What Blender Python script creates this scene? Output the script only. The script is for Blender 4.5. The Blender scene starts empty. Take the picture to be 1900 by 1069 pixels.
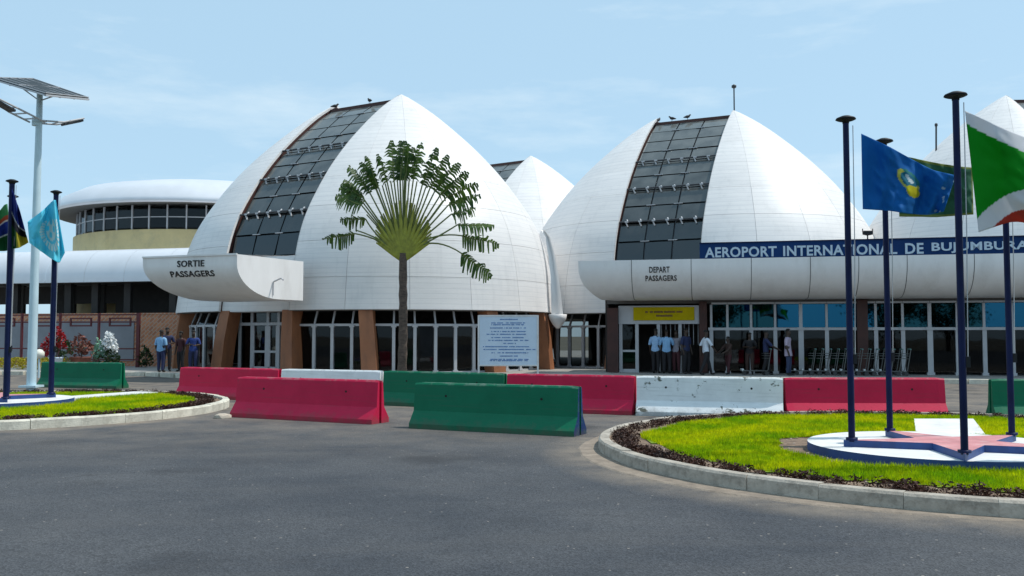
import bpy, bmesh, math, random
import numpy as np
from mathutils import Vector, Matrix
from mathutils import noise as mnoise

random.seed(7)
rng = np.random.default_rng(7)
S = bpy.context.scene
C = S.collection
R = math.radians
PI = math.pi

# ------------------------------------------------------------------ camera
PITCH = R(2.98)
FPX, CX, CY, CAM_H = 1700.0, 950.0, 534.5, 1.6
cam_d = bpy.data.cameras.new('camera')
cam_d.sensor_width = 36.0
cam_d.lens = 36.0 * FPX / 1900.0
cam_d.clip_start, cam_d.clip_end = 0.1, 3000.0
cam = bpy.data.objects.new('camera', cam_d)
C.objects.link(cam)
cam.location = (0, 0, CAM_H)
cam.rotation_euler = (R(90) + PITCH, 0, 0)
S.camera = cam

# ------------------------------------------------------------------ sky
SUN_EL, SUN_AZ = R(60), R(84)          # azimuth from +Y towards +X
world = bpy.data.worlds.new('World')
S.world = world
world.use_nodes = True
wn, wl = world.node_tree.nodes, world.node_tree.links
wn.clear()
w_out = wn.new('ShaderNodeOutputWorld')
w_bg = wn.new('ShaderNodeBackground')
w_bg.inputs['Strength'].default_value = 0.13
sky = wn.new('ShaderNodeTexSky')
sky.sky_type = 'NISHITA'
sky.sun_disc = False
sky.sun_elevation = SUN_EL
sky.sun_rotation = SUN_AZ
sky.air_density = 1.0
sky.dust_density = 1.4
sky.ozone_density = 1.4
sky.altitude = 700
# thin cloud over the blue, everywhere in the sky
tc = wn.new('ShaderNodeTexCoord')
mp = wn.new('ShaderNodeMapping')
mp.inputs['Scale'].default_value = (1.6, 1.6, 7.0)
mp.inputs['Location'].default_value = (5.3, 1.4, 0.2)
wl.new(tc.outputs['Generated'], mp.inputs['Vector'])
cn = wn.new('ShaderNodeTexNoise')
cn.inputs['Scale'].default_value = 2.2
cn.inputs['Detail'].default_value = 7.0
cn.inputs['Roughness'].default_value = 0.62
wl.new(mp.outputs['Vector'], cn.inputs['Vector'])
cr = wn.new('ShaderNodeMapRange')
cr.inputs['From Min'].default_value = 0.52
cr.inputs['From Max'].default_value = 0.82
cr.inputs['To Min'].default_value = 0.0
cr.inputs['To Max'].default_value = 0.6
wl.new(cn.outputs['Fac'], cr.inputs['Value'])
veil = wn.new('ShaderNodeMixRGB')          # thin even haze that pales the blue
veil.inputs['Fac'].default_value = 0.78
veil.inputs['Color2'].default_value = (3.45, 5.15, 6.45, 1)
wl.new(sky.outputs['Color'], veil.inputs['Color1'])
cm = wn.new('ShaderNodeMixRGB')
cm.inputs['Color2'].default_value = (5.6, 6.5, 7.0, 1)
wl.new(cr.outputs['Result'], cm.inputs['Fac'])
wl.new(veil.outputs['Color'], cm.inputs['Color1'])
wl.new(cm.outputs['Color'], w_bg.inputs['Color'])
wl.new(w_bg.outputs['Background'], w_out.inputs['Surface'])

# ------------------------------------------------------------------ sun
sun_d = bpy.data.lights.new('sun', 'SUN')
sun_d.energy = 3.1
sun_d.angle = R(0.6)
sun_d.color = (1.0, 0.955, 0.88)
sun = bpy.data.objects.new('sun', sun_d)
C.objects.link(sun)
to_sun = Vector((math.sin(SUN_AZ) * math.cos(SUN_EL), math.cos(SUN_AZ) * math.cos(SUN_EL), math.sin(SUN_EL)))
sun.rotation_euler = to_sun.to_track_quat('Z', 'Y').to_euler()
sun.location = (0, 0, 40)

S.view_settings.view_transform = 'Standard'
S.view_settings.look = 'None'
S.view_settings.exposure = 0.2
S.view_settings.gamma = 1.0
S.view_settings.use_curve_mapping = False
S.render.engine = 'CYCLES'
S.cycles.max_bounces = 6
S.cycles.use_denoising = True


# ================================================================== helpers
def ray(px, py):
    """unit-depth world direction of a picture point"""
    x, u = (px - CX) / FPX, -(py - CY) / FPX
    c, s = math.cos(PITCH), math.sin(PITCH)
    return Vector((x, c - u * s, s + u * c))


def ground(px, py, z=0.0):
    d = ray(px, py)
    t = (z - CAM_H) / d.z
    return Vector((d.x * t, d.y * t, z))


def at(px, py, y):
    d = ray(px, py)
    t = y / d.y
    return Vector((d.x * t, y, CAM_H + d.z * t))


def tag(o, label=None, cat=None, group=None, kind=None):
    if label: o['label'] = label
    if cat: o['category'] = cat
    if group: o['group'] = group
    if kind: o['kind'] = kind
    return o


def thing(name, label, cat, loc=(0, 0, 0), rz=0.0, group=None):
    o = bpy.data.objects.new(name, None)
    o.empty_display_size = 0.2
    C.objects.link(o)
    o.location = loc
    o.rotation_euler = (0, 0, rz)
    return tag(o, label, cat, group)


def copy_tree(o, parent=None):
    c = o.copy()
    C.objects.link(c)
    c.parent = parent
    for ch in list(o.children):
        copy_tree(ch, c)
    return c


def inst(name, mesh, parent=None, loc=(0, 0, 0), rot=(0, 0, 0)):
    o = bpy.data.objects.new(name, mesh)
    C.objects.link(o)
    o.parent = parent
    o.location = loc
    o.rotation_euler = rot
    return o


class MB:
    """mesh builder: collects faces, builds ONE mesh object"""
    def __init__(self):
        self.v, self.f, self.m, self.s = [], [], [], []

    def add(self, vs, fs, mi=0, smooth=False):
        b = len(self.v)
        self.v.extend([tuple(p) for p in vs])
        for f in fs:
            self.f.append(tuple(b + i for i in f))
            self.m.append(mi)
            self.s.append(smooth)
        return self

    def box(self, c, size, rz=0.0, mi=0, M=None, bev=0.0):
        hx, hy, hz = size[0] / 2, size[1] / 2, size[2] / 2
        if bev > 0:
            bm = bmesh.new()
            bmesh.ops.create_cube(bm, size=1.0)
            bmesh.ops.scale(bm, vec=size, verts=bm.verts)
            bmesh.ops.bevel(bm, geom=bm.edges[:] , offset=bev, segments=1, affect='EDGES')
            bm.verts.index_update()
            vs = [v.co.copy() for v in bm.verts]
            fs = [[v.index for v in f.verts] for f in bm.faces]
            bm.free()
        else:
            vs = [Vector((x, y, z)) for x in (-hx, hx) for y in (-hy, hy) for z in (-hz, hz)]
            fs = [(0, 1, 3, 2), (4, 6, 7, 5), (0, 4, 5, 1), (2, 3, 7, 6), (0, 2, 6, 4), (1, 5, 7, 3)]
        T = M if M is not None else Matrix.Rotation(rz, 3, 'Z')
        c = Vector(c)
        return self.add([c + T @ v for v in vs], fs, mi)

    def bar(self, a, b, w, h=None, mi=0, up=(0, 0, 1)):
        """rectangular bar from a to b"""
        a, b = Vector(a), Vector(b)
        h = w if h is None else h
        z = (b - a)
        L = z.length
        z.normalize()
        u = Vector(up)
        if abs(z.dot(u)) > 0.98:
            u = Vector((0, 1, 0))
        x = u.cross(z).normalized()
        y = z.cross(x)
        M = Matrix((x, y, z)).transposed()
        return self.box((a + b) / 2, (w, h, L), M=M, mi=mi)

    def tube(self, pts, rad, n=8, mi=0, cap=True, smooth=True):
        pts = [Vector(p) for p in pts]
        if not hasattr(rad, '__len__'):
            rad = [rad] * len(pts)
        vs, fs = [], []
        prev = None
        for i, p in enumerate(pts):
            d = (pts[min(i + 1, len(pts) - 1)] - pts[max(i - 1, 0)]).normalized()
            if prev is None:
                u = Vector((0, 0, 1)) if abs(d.z) < 0.95 else Vector((1, 0, 0))
                x = u.cross(d).normalized()
            else:
                x = (prev - d * prev.dot(d)).normalized()
            prev = x
            y = d.cross(x)
            for k in range(n):
                a = 2 * PI * k / n
                vs.append(p + (x * math.cos(a) + y * math.sin(a)) * rad[i])
        for i in range(len(pts) - 1):
            for k in range(n):
                k2 = (k + 1) % n
                fs.append((i * n + k, i * n + k2, (i + 1) * n + k2, (i + 1) * n + k))
        self.add(vs, fs, mi, smooth)
        if cap:
            m = (len(pts) - 1) * n
            self.add(vs[:n], [tuple(reversed(range(n)))], mi)
            self.add(vs[m:], [tuple(range(n))], mi)
        return self

    def lathe(self, prof, c=(0, 0, 0), n=16, mi=0, smooth=True, a0=0.0, a1=2 * PI):
        full = abs(a1 - a0 - 2 * PI) < 1e-6
        m = n if full else n + 1
        vs, fs = [], []
        for r, z in prof:
            for k in range(m):
                a = a0 + (a1 - a0) * k / n
                vs.append((c[0] + r * math.cos(a), c[1] + r * math.sin(a), c[2] + z))
        for i in range(len(prof) - 1):
            for k in range(n):
                k2 = (k + 1) % m
                fs.append((i * m + k, i * m + k2, (i + 1) * m + k2, (i + 1) * m + k))
        return self.add(vs, fs, mi, smooth)

    def prism(self, poly, z0, z1, mi=0, side=None, bottom=True):
        n = len(poly)
        vs = [(p[0], p[1], z0) for p in poly] + [(p[0], p[1], z1) for p in poly]
        area = sum(poly[i][0] * poly[(i + 1) % n][1] - poly[(i + 1) % n][0] * poly[i][1] for i in range(n))
        idx = list(range(n)) if area > 0 else list(reversed(range(n)))
        self.add(vs, [tuple(n + i for i in idx)], mi)
        if bottom:
            self.add(vs, [tuple(reversed(idx))], mi)
        sm = mi if side is None else side
        self.add(vs, [(idx[i], idx[(i + 1) % n], n + idx[(i + 1) % n], n + idx[i]) for i in range(n)], sm)
        return self

    def grid(self, P, mi=0, smooth=True, flip=False):
        """P: 2-D list of points"""
        a, b = len(P), len(P[0])
        vs = [p for row in P for p in row]
        fs = []
        for i in range(a - 1):
            for j in range(b - 1):
                q = (i * b + j, i * b + j + 1, (i + 1) * b + j + 1, (i + 1) * b + j)
                fs.append(tuple(reversed(q)) if flip else q)
        return self.add(vs, fs, mi, smooth)

    def mesh(self, name, mats):
        me = bpy.data.meshes.new(name)
        me.from_pydata(self.v, [], self.f)
        for mt in (mats if isinstance(mats, (list, tuple)) else [mats]):
            me.materials.append(mt)
        me.polygons.foreach_set('material_index', self.m)
        me.polygons.foreach_set('use_smooth', self.s)
        me.update()
        return me

    def build(self, name, mats, parent=None, loc=(0, 0, 0), rz=0.0):
        return inst(name, self.mesh(name, mats), parent, loc, (0, 0, rz))


def fast_mesh(name, verts, faces, mats, mat_idx=None):
    """numpy mesh of triangles or quads"""
    me = bpy.data.meshes.new(name)
    nv, nf, k = len(verts), len(faces), faces.shape[1]
    me.vertices.add(nv)
    me.vertices.foreach_set('co', np.ascontiguousarray(verts, np.float32).ravel())
    me.loops.add(nf * k)
    me.loops.foreach_set('vertex_index', np.ascontiguousarray(faces, np.int32).ravel())
    me.polygons.add(nf)
    me.polygons.foreach_set('loop_start', np.arange(0, nf * k, k, dtype=np.int32))
    for mt in (mats if isinstance(mats, (list, tuple)) else [mats]):
        me.materials.append(mt)
    if mat_idx is not None:
        me.polygons.foreach_set('material_index', np.ascontiguousarray(mat_idx, np.int32))
    me.update(calc_edges=True)
    return me


# ------------------------------------------------------------------ materials
def principled(name):
    m = bpy.data.materials.new(name)
    m.use_nodes = True
    nt = m.node_tree
    b = nt.nodes['Principled BSDF']
    return m, nt, b


def node(nt, t, **kw):
    n = nt.nodes.new(t)
    for k, v in kw.items():
        if k in n.inputs:
            n.inputs[k].default_value = v
        else:
            setattr(n, k, v)
    return n


def rgba(c):
    return (c[0], c[1], c[2], 1.0)


def mat(name, col, rough=0.6, var=0.12, scale=3.0, bump=0.0, bscale=40.0, metal=0.0, spec=0.5, rand=0.0,
        dirt=None, dirt_amt=0.0, dirt_scale=1.5, stretch=(1, 1, 1), space='Object'):
    m, nt, b = principled(name)
    L = nt.links
    tcn = node(nt, 'ShaderNodeTexCoord')
    mpn = node(nt, 'ShaderNodeMapping')
    mpn.inputs['Scale'].default_value = stretch
    if space == 'World':
        geo = node(nt, 'ShaderNodeNewGeometry')
        L.new(geo.outputs['Position'], mpn.inputs['Vector'])
    else:
        L.new(tcn.outputs['Object'], mpn.inputs['Vector'])
    nz = node(nt, 'ShaderNodeTexNoise', Scale=scale, Detail=5.0, Roughness=0.6)
    L.new(mpn.outputs['Vector'], nz.inputs['Vector'])
    mx = node(nt, 'ShaderNodeMixRGB')
    mx.inputs['Color1'].default_value = rgba([max(0, c * (1 - var)) for c in col])
    mx.inputs['Color2'].default_value = rgba([min(1, c * (1 + var)) for c in col])
    mr = node(nt, 'ShaderNodeMapRange')
    mr.inputs['From Min'].default_value, mr.inputs['From Max'].default_value = 0.3, 0.7
    L.new(nz.outputs['Fac'], mr.inputs['Value'])
    L.new(mr.outputs['Result'], mx.inputs['Fac'])
    out = mx.outputs['Color']
    if dirt is not None:
        dn = node(nt, 'ShaderNodeTexNoise', Scale=dirt_scale, Detail=8.0, Roughness=0.7)
        L.new(mpn.outputs['Vector'], dn.inputs['Vector'])
        dr = node(nt, 'ShaderNodeMapRange')
        dr.inputs['From Min'].default_value, dr.inputs['From Max'].default_value = 0.5, 0.72
        dr.inputs['To Max'].default_value = dirt_amt
        L.new(dn.outputs['Fac'], dr.inputs['Value'])
        dm = node(nt, 'ShaderNodeMixRGB')
        dm.inputs['Color2'].default_value = rgba(dirt)
        L.new(dr.outputs['Result'], dm.inputs['Fac'])
        L.new(out, dm.inputs['Color1'])
        out = dm.outputs['Color']
    if rand > 0:
        oi = node(nt, 'ShaderNodeObjectInfo')
        rr = node(nt, 'ShaderNodeMapRange')
        rr.inputs['To Min'].default_value, rr.inputs['To Max'].default_value = 1 - rand, 1 + rand
        L.new(oi.outputs['Random'], rr.inputs['Value'])
        hs = node(nt, 'ShaderNodeHueSaturation')
        L.new(rr.outputs['Result'], hs.inputs['Value'])
        L.new(out, hs.inputs['Color'])
        out = hs.outputs['Color']
    L.new(out, b.inputs['Base Color'])
    b.inputs['Roughness'].default_value = rough
    b.inputs['Metallic'].default_value = metal
    b.inputs['Specular IOR Level'].default_value = spec
    if bump > 0:
        bn = node(nt, 'ShaderNodeTexNoise', Scale=bscale, Detail=4.0)
        L.new(mpn.outputs['Vector'], bn.inputs['Vector'])
        bp = node(nt, 'ShaderNodeBump')
        bp.inputs['Strength'].default_value = bump
        bp.inputs['Distance'].default_value = 0.02
        L.new(bn.outputs['Fac'], bp.inputs['Height'])
        L.new(bp.outputs['Normal'], b.inputs['Normal'])
    return m


def cladding_mat():
    m, nt, b = principled('white_cladding')
    L = nt.links
    t = node(nt, 'ShaderNodeTexCoord')
    oi = node(nt, 'ShaderNodeObjectInfo')
    mp1 = node(nt, 'ShaderNodeMapping')
    mp1.inputs['Scale'].default_value = (0.5, 0.5, 5.0)
    L.new(t.outputs['Object'], mp1.inputs['Vector'])
    n1 = node(nt, 'ShaderNodeTexNoise', Scale=1.6, Detail=6.0, Roughness=0.6)
    L.new(mp1.outputs['Vector'], n1.inputs['Vector'])
    r1 = node(nt, 'ShaderNodeMapRange')
    r1.inputs['From Min'].default_value, r1.inputs['From Max'].default_value = 0.25, 0.75
    L.new(n1.outputs['Fac'], r1.inputs['Value'])
    m1 = node(nt, 'ShaderNodeMixRGB')
    m1.inputs['Color1'].default_value = (0.72, 0.695, 0.68, 1)
    m1.inputs['Color2'].default_value = (0.82, 0.785, 0.755, 1)
    L.new(r1.outputs['Result'], m1.inputs['Fac'])
    # grime streaks running down the shell
    mp2 = node(nt, 'ShaderNodeMapping')
    mp2.inputs['Scale'].default_value = (1.3, 1.3, 0.12)
    L.new(t.outputs['Object'], mp2.inputs['Vector'])
    n2 = node(nt, 'ShaderNodeTexNoise', Scale=2.0, Detail=7.0, Roughness=0.65)
    L.new(mp2.outputs['Vector'], n2.inputs['Vector'])
    r2 = node(nt, 'ShaderNodeMapRange')
    r2.inputs['From Min'].default_value, r2.inputs['From Max'].default_value = 0.52, 0.8
    r2.inputs['To Max'].default_value = 0.42
    L.new(n2.outputs['Fac'], r2.inputs['Value'])
    m2 = node(nt, 'ShaderNodeMixRGB')
    m2.inputs['Color2'].default_value = (0.52, 0.51, 0.50, 1)
    L.new(r2.outputs['Result'], m2.inputs['Fac'])
    L.new(m1.outputs['Color'], m2.inputs['Color1'])
    # narrow tile courses: fine joint lines by height
    sx = node(nt, 'ShaderNodeSeparateXYZ')
    L.new(t.outputs['Object'], sx.inputs['Vector'])
    wv = node(nt, 'ShaderNodeMath', operation='MULTIPLY')
    wv.inputs[1].default_value = 1 / 0.2
    L.new(sx.outputs['Z'], wv.inputs[0])
    fr = node(nt, 'ShaderNodeMath', operation='FRACT')
    L.new(wv.outputs[0], fr.inputs[0])
    ln = node(nt, 'ShaderNodeMath', operation='LESS_THAN')
    ln.inputs[1].default_value = 0.16
    L.new(fr.outputs[0], ln.inputs[0])
    lf = node(nt, 'ShaderNodeMath', operation='MULTIPLY')
    lf.inputs[1].default_value = 0.24
    L.new(ln.outputs[0], lf.inputs[0])
    m3 = node(nt, 'ShaderNodeMixRGB')
    m3.inputs['Color2'].default_value = (0.5, 0.5, 0.51, 1)
    L.new(lf.outputs[0], m3.inputs['Fac'])
    L.new(m2.outputs['Color'], m3.inputs['Color1'])
    hs = node(nt, 'ShaderNodeHueSaturation')
    rr = node(nt, 'ShaderNodeMapRange')
    rr.inputs['To Min'].default_value, rr.inputs['To Max'].default_value = 0.955, 1.02
    L.new(oi.outputs['Random'], rr.inputs['Value'])
    L.new(rr.outputs['Result'], hs.inputs['Value'])
    L.new(m3.outputs['Color'], hs.inputs['Color'])
    L.new(hs.outputs['Color'], b.inputs['Base Color'])
    b.inputs['Roughness'].default_value = 0.45
    bp = node(nt, 'ShaderNodeBump', Strength=0.25, Distance=0.01)
    inv = node(nt, 'ShaderNodeMath', operation='SUBTRACT')
    inv.inputs[0].default_value = 1.0
    L.new(ln.outputs[0], inv.inputs[1])
    L.new(inv.outputs[0], bp.inputs['Height'])
    L.new(bp.outputs['Normal'], b.inputs['Normal'])
    return m


def glass_mat(name, tint, base_reflect, dark, rough=0.02, sky_sheen=0.0, wave=0.12):
    """window glass: tinted see-through mixed with a mirror coat that grows at grazing angles"""
    m = bpy.data.materials.new(name)
    m.use_nodes = True
    nt = m.node_tree
    nt.nodes.clear()
    L = nt.links
    o = node(nt, 'ShaderNodeOutputMaterial')
    tr = node(nt, 'ShaderNodeBsdfTransparent')
    tr.inputs['Color'].default_value = rgba(dark)
    gl = node(nt, 'ShaderNodeBsdfGlossy', Roughness=rough)
    gl.inputs['Color'].default_value = rgba(tint)
    fr = node(nt, 'ShaderNodeFresnel', IOR=1.36)
    ad = node(nt, 'ShaderNodeMath', operation='ADD', use_clamp=True)
    ad.inputs[1].default_value = base_reflect
    L.new(fr.outputs[0], ad.inputs[0])
    # a slight unevenness from pane to pane
    t = node(nt, 'ShaderNodeTexCoord')
    nz = node(nt, 'ShaderNodeTexNoise', Scale=0.9, Detail=1.0)
    L.new(t.outputs['Object'], nz.inputs['Vector'])
    bp = node(nt, 'ShaderNodeBump', Strength=wave, Distance=0.05)
    L.new(nz.outputs['Fac'], bp.inputs['Height'])
    L.new(bp.outputs['Normal'], gl.inputs['Normal'])
    mx = node(nt, 'ShaderNodeMixShader')
    L.new(ad.outputs[0], mx.inputs[0])
    L.new(tr.outputs[0], mx.inputs[1])
    L.new(gl.outputs[0], mx.inputs[2])
    if sky_sheen > 0:          # brighter sky light painted as a pale layer on the flatter panes
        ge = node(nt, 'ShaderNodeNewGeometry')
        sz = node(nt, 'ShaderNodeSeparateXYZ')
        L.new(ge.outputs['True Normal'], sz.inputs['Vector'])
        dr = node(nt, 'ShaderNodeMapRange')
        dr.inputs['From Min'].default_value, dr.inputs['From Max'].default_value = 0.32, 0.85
        dr.inputs['To Max'].default_value = sky_sheen
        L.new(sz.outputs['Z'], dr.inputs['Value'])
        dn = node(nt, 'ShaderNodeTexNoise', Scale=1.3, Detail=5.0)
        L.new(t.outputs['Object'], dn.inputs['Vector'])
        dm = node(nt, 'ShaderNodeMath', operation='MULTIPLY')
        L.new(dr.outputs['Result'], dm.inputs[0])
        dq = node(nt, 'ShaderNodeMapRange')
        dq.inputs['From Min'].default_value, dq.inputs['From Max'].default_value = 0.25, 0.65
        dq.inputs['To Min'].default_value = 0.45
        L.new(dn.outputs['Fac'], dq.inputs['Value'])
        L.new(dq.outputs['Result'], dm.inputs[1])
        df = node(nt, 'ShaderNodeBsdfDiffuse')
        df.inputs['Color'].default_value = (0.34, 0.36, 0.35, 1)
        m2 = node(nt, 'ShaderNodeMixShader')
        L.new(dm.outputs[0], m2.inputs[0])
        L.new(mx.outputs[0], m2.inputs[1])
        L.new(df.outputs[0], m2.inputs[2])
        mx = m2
    L.new(mx.outputs[0], o.inputs['Surface'])
    return m


def paint_mat(name, col, chip, chip_amt, chip_scale=5.0, rough=0.45, lo=0.6):
    """painted concrete with chips and scuffs showing the cement below"""
    m, nt, b = principled(name)
    L = nt.links
    t = node(nt, 'ShaderNodeTexCoord')
    n1 = node(nt, 'ShaderNodeTexNoise', Scale=2.5, Detail=6.0, Roughness=0.65)
    L.new(t.outputs['Object'], n1.inputs['Vector'])
    mx = node(nt, 'ShaderNodeMixRGB')
    mx.inputs['Color1'].default_value = rgba([c * 0.78 for c in col])
    mx.inputs['Color2'].default_value = rgba([min(1, c * 1.22 + 0.004) for c in col])
    L.new(n1.outputs['Fac'], mx.inputs['Fac'])
    # long faint scuffs
    mp = node(nt, 'ShaderNodeMapping')
    mp.inputs['Scale'].default_value = (0.8, 6, 14)
    L.new(t.outputs['Object'], mp.inputs['Vector'])
    n3 = node(nt, 'ShaderNodeTexNoise', Scale=1.7, Detail=5.0)
    L.new(mp.outputs['Vector'], n3.inputs['Vector'])
    r3 = node(nt, 'ShaderNodeMapRange')
    r3.inputs['From Min'].default_value, r3.inputs['From Max'].default_value = 0.55, 0.8
    r3.inputs['To Max'].default_value = 0.5
    L.new(n3.outputs['Fac'], r3.inputs['Value'])
    m3 = node(nt, 'ShaderNodeMixRGB')
    m3.inputs['Color2'].default_value = rgba([c * 0.55 + 0.03 for c in col])
    L.new(r3.outputs['Result'], m3.inputs['Fac'])
    L.new(mx.outputs['Color'], m3.inputs['Color1'])
    n2 = node(nt, 'ShaderNodeTexNoise', Scale=chip_scale, Detail=9.0, Roughness=0.68)
    L.new(t.outputs['Object'], n2.inputs['Vector'])
    r2 = node(nt, 'ShaderNodeMapRange')
    r2.inputs['From Min'].default_value, r2.inputs['From Max'].default_value = lo, lo + 0.03
    r2.inputs['To Max'].default_value = chip_amt
    L.new(n2.outputs['Fac'], r2.inputs['Value'])
    m2 = node(nt, 'ShaderNodeMixRGB')
    m2.inputs['Color2'].default_value = rgba(chip)
    L.new(r2.outputs['Result'], m2.inputs['Fac'])
    L.new(m3.outputs['Color'], m2.inputs['Color1'])
    sz = node(nt, 'ShaderNodeSeparateXYZ')
    L.new(t.outputs['Object'], sz.inputs['Vector'])
    nd = node(nt, 'ShaderNodeTexNoise', Scale=4.0, Detail=8.0, Roughness=0.72)
    L.new(t.outputs['Object'], nd.inputs['Vector'])
    hz_ = node(nt, 'ShaderNodeMath', operation='MULTIPLY_ADD')       # ragged height of the mud line
    hz_.inputs[1].default_value, hz_.inputs[2].default_value = 0.62, -0.20
    L.new(nd.outputs['Fac'], hz_.inputs[0])
    ms = node(nt, 'ShaderNodeMath', operation='SUBTRACT')
    L.new(hz_.outputs[0], ms.inputs[0])
    L.new(sz.outputs['Z'], ms.inputs[1])
    mf = node(nt, 'ShaderNodeMapRange')
    mf.inputs['From Min'].default_value, mf.inputs['From Max'].default_value = -0.05, 0.12
    mf.inputs['To Max'].default_value = 0.5
    L.new(ms.outputs[0], mf.inputs['Value'])
    mm_ = node(nt, 'ShaderNodeMixRGB')
    mm_.inputs['Color2'].default_value = (0.10, 0.08, 0.065, 1)
    L.new(mf.outputs['Result'], mm_.inputs['Fac'])
    L.new(m2.outputs['Color'], mm_.inputs['Color1'])
    te = node(nt, 'ShaderNodeMapRange')                              # chipped crest
    te.inputs['From Min'].default_value, te.inputs['From Max'].default_value = 0.735, 0.79
    L.new(sz.outputs['Z'], te.inputs['Value'])
    tn = node(nt, 'ShaderNodeMapRange')
    tn.inputs['From Min'].default_value, tn.inputs['From Max'].default_value = 0.5, 0.6
    tn.inputs['To Max'].default_value = 0.55
    L.new(nd.outputs['Fac'], tn.inputs['Value'])
    tf = node(nt, 'ShaderNodeMath', operation='MULTIPLY')
    L.new(te.outputs['Result'], tf.inputs[0])
    L.new(tn.outputs['Result'], tf.inputs[1])
    tm = node(nt, 'ShaderNodeMixRGB')
    tm.inputs['Color2'].default_value = (0.30, 0.285, 0.27, 1)
    L.new(tf.outputs[0], tm.inputs['Fac'])
    L.new(mm_.outputs['Color'], tm.inputs['Color1'])
    L.new(tm.outputs['Color'], b.inputs['Base Color'])
    b.inputs['Roughness'].default_value = rough
    b.inputs['Specular IOR Level'].default_value = 0.16
    bp = node(nt, 'ShaderNodeBump', Strength=0.25, Distance=0.006)
    n4 = node(nt, 'ShaderNodeTexNoise', Scale=30.0, Detail=5.0)
    L.new(t.outputs['Object'], n4.inputs['Vector'])
    L.new(n4.outputs['Fac'], bp.inputs['Height'])
    L.new(bp.outputs['Normal'], b.inputs['Normal'])
    return m


ISLAND_R = (Vector((6.18, 12.72, 0)), 4.97)
ISLAND_L = (Vector((-10.95, 19.65, 0)), 4.7)


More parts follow.
